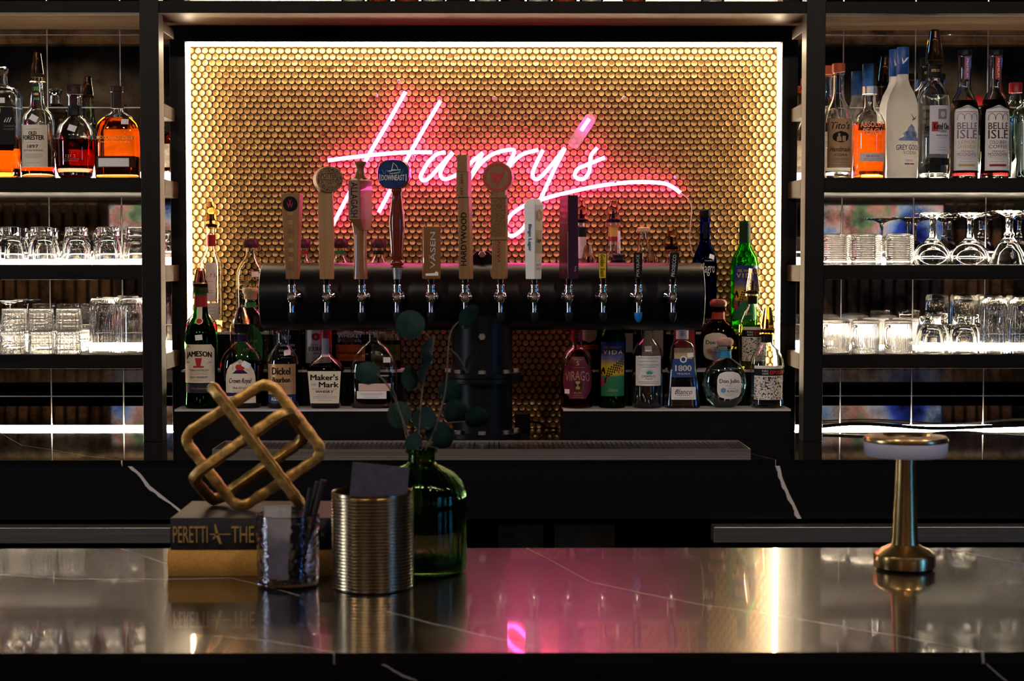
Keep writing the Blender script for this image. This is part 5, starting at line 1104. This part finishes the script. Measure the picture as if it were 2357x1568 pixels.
# books
yk = PZ(560, 1327, ZB).y; kb = yk/F
x0, x1 = XA(387, yk, ZB), XA(766, yk, ZB); h2 = 62*kb
pages = noisy('book_pages', (.62, .52, .38), (.72, .62, .47), (4, 4, 900), .8)
def book(label, x0, x1, yf, z, h, depth, cm, rz):
    w = (x1-x0)/2; t = thing('book', label, 'book', ((x0+x1)/2, yf+depth/2, z), rz); c = .0022
    MB().box(-w, w, -depth/2, depth/2, 0, c).build('cover_board', cm, t, 0, bevel=.0006); MB().box(-w, w, -depth/2, depth/2, h-c, h).build('cover_board', cm, t, 0, bevel=.0006)
    n = 10; R = [[(x, -depth/2-.004*math.sin(math.pi*j/n)+(.002 if k else 0), h*j/n) for j in range(n+1) for k in (0,)]+[(x, -depth/2+.002, h*(n-j)/n) for j in range(n+1)] for x in (-w, w)]
    sp = MB().rings(R).build('spine', cm, t, 40)
    MB().box(-w+.003, w-.003, -depth/2+.0025, depth/2-.003, c+.0001, h-c-.0001).build('page_block', pages, t, 0); return t, sp
mustard = noisy('mustard_cloth', (.40, .20, .035), (.50, .27, .06), (300, 300, 300), .7, bump=.1); navy = noisy('black_cloth', (.016, .016, .02), (.03, .028, .034), (300, 300, 300), .5)
book('mustard yellow hardback book under the black book', x0, x1, yk, ZB_, h2, .155, mustard, 0)
h3 = 73*kb; t, sp = book('black hardback book with gold lettering on its spine, top of the stack', XA(393, yk, ZB+.06), XA(768, yk, ZB+.06), yk-.001, ZB_+h2+.0003, h3, .155, navy, 0)
bw = XA(768, yk, ZB+.06)-XA(393, yk, ZB+.06)
def spf(ox): return lambda x, y: Vector((-bw/2+(ox+x)*kb, -.0775-.0048, h3/2+y*kb))
put_text(sp, 'PERETTI', spf(47), 80, 38, ink_gold, bold=.0); put_text(sp, 'THE', spf(168), 52, 38, ink_gold); put_text(sp, 'O', spf(352), 8, 8, ink_gold)
MB().add([spf(92)(0, -1), spf(140)(0, -1), spf(140)(0, 1.5), spf(92)(0, 1.5)], [(0, 1, 2, 3)]).build('gold_line', ink_gold, sp, 0, fix=False)
MB().add([spf(104)(-1.5, 24), spf(104)(1.5, 24), spf(110)(2, 2), spf(118)(1.5, -22), spf(116)(-2, -22), spf(107)(-2, 0)], [(0, 1, 2, 3, 4, 5)]).build('gold_figure', ink_gold, sp, 0, fix=False)
MB().add([spf(108)(0, 4), spf(110)(0, 0), spf(100)(0, -12), spf(98)(0, -10)], [(0, 1, 2, 3)]).build('gold_figure', ink_gold, sp, 0, fix=False)
# sculpture: three rounded squares locked into one another
gm = noisy('hammered_gold', (.38, .22, .06), (.55, .35, .12), (90, 90, 90), .38, .85, bump=.9, rr=(.3, .55))
ys = yk+.069; ks = ys/F; ztop_b = ZB_+h2+.0003+h3+.0003
cen = P(584, 1030, ys); sr = thing('wire_sculpture', 'gold hammered metal sculpture of three interlocked square rings on the books', 'sculpture', (cen.x, ys, ztop_b))
CZ = cen.z-ztop_b
def sq_ring(A, Bv, C, ra=.018, n=7):   # centre C, half axes A and Bv: rounded square
    C, A, Bv = Vector(C), Vector(A), Vector(Bv); la, lb = A.length, Bv.length; a, b = A/la, Bv/lb; pts = []
    for sa, sb, s0 in ((1, 1, 0), (-1, 1, 1), (-1, -1, 2), (1, -1, 3)):
        cc = C+a*(sa*(la-ra))+b*(sb*(lb-ra))
        for k in range(n):
            q = (s0+k/(n-1))*math.pi/2; pts.append(cc+a*(ra*math.cos(q))+b*(ra*math.sin(q)))
    out = []
    for i in range(len(pts)):
        p, q = pts[i], pts[(i+1) % len(pts)]; m_ = max(1, int((q-p).length/.007))
        for k in range(m_): out.append(p+(q-p)*(k/m_))
    rd = random.Random(3); r = [7.4*.001*(1+rd.uniform(-.05, .05)+.06*math.sin(i*1.9)) for i in range(len(out))]
    return MB().tube(out, r, 10, closed=True, sq=2.9)
D2 = lambda x, z, y=0: Vector((x*ks, y, -z*ks))
U1, V1 = D2(131, 172), D2(-203, 132)
b1 = sq_ring(U1/2*.99, V1/2*.99, (0, -.002, CZ)).build('square_ring', gm, sr)
VD = (cen-Vector((0, 0, CAMZ))).normalized()        # the two other rings lie along the depth of the first
sq_ring(D2(110, -77), U1.normalized()*.0228+VD*.0466, D2(-9, 32, .004)+Vector((0, 0, CZ))).build('square_ring', gm, sr)
sq_ring(D2(97, 131), VD*.051, D2(7, 10, -.004)+Vector((0, 0, CZ))).build('square_ring', gm, sr)
for c in sr.children:                                # every ring rests on the book
    c.location.z = -min(v.co.z for v in c.data.vertices)
# textured glass cup with cards and straws
yc = PZ(663, 1360, ZB).y+.038; kc = yc/F
t = thing('glass_cup', 'textured glass cup beside the brass can on the bar', 'cup', (XA(663, yc, ZB+.04), yc, ZB_))
peb = glass('pebbled_glass', (.88, .88, .93), .04); rd = random.Random(5); pm = {}
def pmod(t_, z):
    k = (round(t_*9.5), round(z/.0035)); pm.setdefault(k, rd.uniform(-1, 1)); return 1+.022*pm[k]
b = MB().lathe([(50*kc, 0), (70*kc, .003)]+[((70+.02*h)*kc, h*kc) for h in range(8, 160, 3)]+[(73*kc, 164*kc), (72*kc, 166*kc), (70*kc, 164*kc), (67*kc, 12*kc), (20*kc, 10*kc)], 60, lambda a, z: pmod(a, z) if .007 < z < .083 else 1)
b.build('bowl', peb, t)
card_w = noisy('white_card', (.30, .28, .28), (.36, .34, .34), (90, 90, 90), .6); card_d = noisy('slate_card', (.045, .045, .07), (.06, .06, .09), (90, 90, 90), .5)
def card(label, loc, w, h, th, m, rx, ry, rz):
    t = thing('card', label, 'card', loc, 0); MB().box(-w/2, w/2, -th/2, th/2, 0, h).build('sheet', m, t, 0); t.rotation_euler = (rx, ry, rz); return t
for i, (dx, dy, rx, ry, rz, lb) in enumerate(((-.016, .004, -.05, .04, .3, 'white paper card leaning in the textured glass cup, behind the other'), (-.016, -.010, .02, .07, -.25, 'white paper card standing at the front of the textured glass cup'))):
    card(lb, (t.location.x+dx, yc+dy, ZB_+.0088), .035, .091, .0008, card_w, rx, ry, rz)
straw_m = mat('black_straw', (.02, .02, .024), .45)
for i, (dx, dy, rx, ry) in enumerate(((.006, .000, -.03, .20), (.008, .014, -.05, .23), (.012, -.004, .03, .265))):
    s = thing('straw', 'thin black straw in the textured glass cup, %s of the three' % ('shortest', 'middle', 'tallest')[i], 'straw', (t.location.x+dx, yc+dy, ZB_+.0085), group='black straws in the glass cup'); s.rotation_euler = (rx, ry, 0)
    MB().lathe([(.0035, 0), (.0035, .116+.007*i), (.0026, .116+.007*i), (.0026, .002)], 14).build('pipe', straw_m, s)
# ribbed brass can with a slate card
yn = PZ(858, 1371, ZB).y+.051; kn = yn/F
t = thing('brass_can', 'brushed brass can with fine horizontal ribs on the bar', 'can', (XA(858, yn, ZB+.04), yn, ZB_))
pr = [(88*kn, 0), (92*kn, .0012)]; z = 4
while z < 214:
    pr += [(92.2*kn, z*kn), (94.4*kn, (z+1.2)*kn), (95*kn, (z+3.2)*kn), (94.4*kn, (z+5.2)*kn), (92.2*kn, (z+6.4)*kn)]; z += 7.6
pr += [(95*kn, 218*kn), (95*kn, 224*kn), (93*kn, 225*kn), (91.5*kn, 222*kn), (90.5*kn, 8*kn), (30*kn, 6*kn)]
MB().lathe(pr, 72).build('wall', brass, t, 20)
card('dark slate menu card leaning in the brass can', (t.location.x-.005, yn+.012, ZB_+.0085), .072, .144, .0016, card_d, -.06, .10, -.03)
# green ribbed vase with eucalyptus
yv = PZ(970, 1336, ZB).y+.055; kv = yv/F
t = thing('glass_vase', 'green ribbed glass bottle vase on the bar', 'vase', (XA(971, yv, ZB+.05), yv, ZB_)); vl = t.location
gl_vase = glass('olive_green_glass', (.46, .64, .42))
vo = [(60, 0), (90, 2), (100, 8), (103, 30), (103, 160), (101, 188), (92, 212), (74, 232), (50, 246), (36, 252), (31, 258), (31, 276), (37, 279), (38, 284), (36, 287)]
vi = [(r-5, h) for r, h in reversed(vo[3:-2])]+[(90, 14), (30, 12)]
MB().lathe([(r*kv, h*kv) for r, h in vo+vi], 128, lambda a, z: 1+(.013*math.cos(32*a) if .004 < z/1 < 250*kv else 0)).build('body', gl_vase, t)
leaf_m = noisy('eucalyptus_leaf', (.006, .020, .018), (.013, .034, .030), (60, 60, 60), .6, spec=.12); stem_m = noisy('eucalyptus_stem', (.08, .07, .06), (.12, .10, .085), (60, 60, 60), .6)
def leaf_mesh(w, h):
    b = MB(); V = [(0, 0, 0)]; n = 14
    for j in range(n):
        a = 2*math.pi*j/n; r = 1+.06*math.cos(a); x, z = w*r*math.sin(a), h*(1-math.cos(a)*r); V.append((x, .08*(x*x)/max(w, .001)*4+.0006*math.cos(a), z))
    V[0] = (0, 0, h); b.add(V, [(0, 1+j, 1+(j+1) % n) for j in range(n)]); return b
# sprigs: stem pixels bottom to top, then leaves (px, py of centre, half width, half height, tilt, turn)
SPR = [('eucalyptus sprig with the tallest round leaf in the green vase', [(960, 1180), (962, 1050), (965, 990), (972, 900), (985, 830), (996, 790)], .0,
        [(943, 746, 35, 34, -60, 10), (996, 806, 12, 34, 5, 75), (986, 850, 8, 38, 20, 80), (945, 870, 22, 29, -10, 30), (978, 962, 30, 27, -20, 20), (918, 952, 33, 28, -70, 20)]),
       ('eucalyptus sprig reaching over the tower column from the green vase', [(965, 1185), (972, 1060), (1000, 990), (1025, 900), (1032, 800), (1040, 760), (1062, 735)], .012,
        [(1082, 728, 24, 32, 30, 35), (1038, 905, 30, 28, 60, 20), (1052, 952, 33, 30, 70, 25), (1100, 965, 30, 30, 80, 30), (1012, 1000, 32, 32, 40, 15), (1088, 830, 6, 26, 30, 80)]),
       ('short eucalyptus sprig with drooping leaves at the mouth of the green vase', [(968, 1182), (966, 1080), (960, 1046), (940, 1030)], -.010,
        [(1020, 1012, 28, 24, 75, 20), (954, 1015, 24, 19, -30, 30), (905, 900, 4, 10, -30, 70)]),
       ('eucalyptus sprig leaning left over the whiskey bottles', [(957, 1183), (952, 1050), (925, 960), (900, 900), (880, 872), (868, 862)], -.004, [(845, 858, 27, 29, -80, 10)])]
for lb, st, dy, lv in SPR:
    yy = yv+dy; rt = P(st[0][0], st[0][1], yy); s = thing('eucalyptus_sprig', lb, 'plant', rt)
    def q(x, y): return P(x, y, yy)-rt
    xs0 = [(q(x, y)) for x, y in st]
    MB().tube(smooth_path([tuple(p) for p in xs0], 5), [.0016-.0008*i/(5*(len(st)-1)) for i in range(5*(len(st)-1)+1)], 6).build('stem', stem_m, s)
    for (x, y, w, h, ti, tu) in lv:
        m = leaf_mesh(w*kv, h*kv); o = m.build('leaf', leaf_m, s, 50, fix=False)
        R = Matrix.Rotation(math.radians(-ti), 4, 'Y') @ Matrix.Rotation(math.radians(tu if tu < 60 else tu), 4, 'Z')
        # keep the wanted half width for leaves shown edge on
        if tu >= 60: o.data = leaf_mesh(w*kv/max(.2, math.cos(math.radians(tu))), h*kv).mesh('leaf', leaf_m, 50, False)
        R = Matrix.Rotation(math.radians(ti), 4, 'Y') @ Matrix.Rotation(math.radians(tu), 4, 'Z')
        c = q(x, y)-(R @ Vector((0, 0, h*kv))); o.matrix_local = Matrix.Translation(c) @ R
        near = min(xs0, key=lambda p: (p-c).length)
        mid = (near+c)/2+Vector((0, 0, .004)); MB().tube([tuple(near), tuple(mid), tuple(c)], .0006, 5).build('leaf_stalk', stem_m, s)
# cordless table lamp
yp = PZ(2083, 1322, ZB).y+.038; kp = yp/F
t = thing('table_lamp', 'small brass cordless table lamp with a flat round head', 'lamp', (XA(2083, yp, ZB+.08), yp, ZB_))
pol = noisy('polished_brass', (.58, .38, .15), (.70, .47, .20), (300, 300, 4), .26, 1)
MB().lathe([(62*kp, 0), (64*kp, 1*kp), (64*kp, 4*kp)], 64).build('foot_pad', rubber, t)
MB().lathe([(66*kp, 4.3*kp), (70*kp, 6*kp), (70.5*kp, 30*kp), (68*kp, 36*kp), (55*kp, 46*kp), (38*kp, 54*kp), (33*kp, 58*kp)], 64).build('base', pol, t, 25)
MB().lathe([(32*kp, 58.3*kp), (30*kp, 75*kp), (24*kp, 200*kp), (22*kp, 272*kp)], 48).build('stem', pol, t)
MB().lathe([(60*kp, 262*kp), (90*kp, 264*kp), (94*kp, 272*kp), (95*kp, 292*kp), (94*kp, 297*kp), (60*kp, 298*kp)], 64).build('diffuser', noisy('frosted_diffuser', (.40, .40, .52), (.44, .44, .56), (9, 9, 9), .5), t)
MB().lathe([(60*kp, 298.3*kp), (95.5*kp, 298.6*kp), (96*kp, 303*kp), (93*kp, 309*kp), (60*kp, 313*kp), (54*kp, 312*kp), (48*kp, 303*kp), (20*kp, 301*kp)], 64).build('head_ring', pol, t, 50)
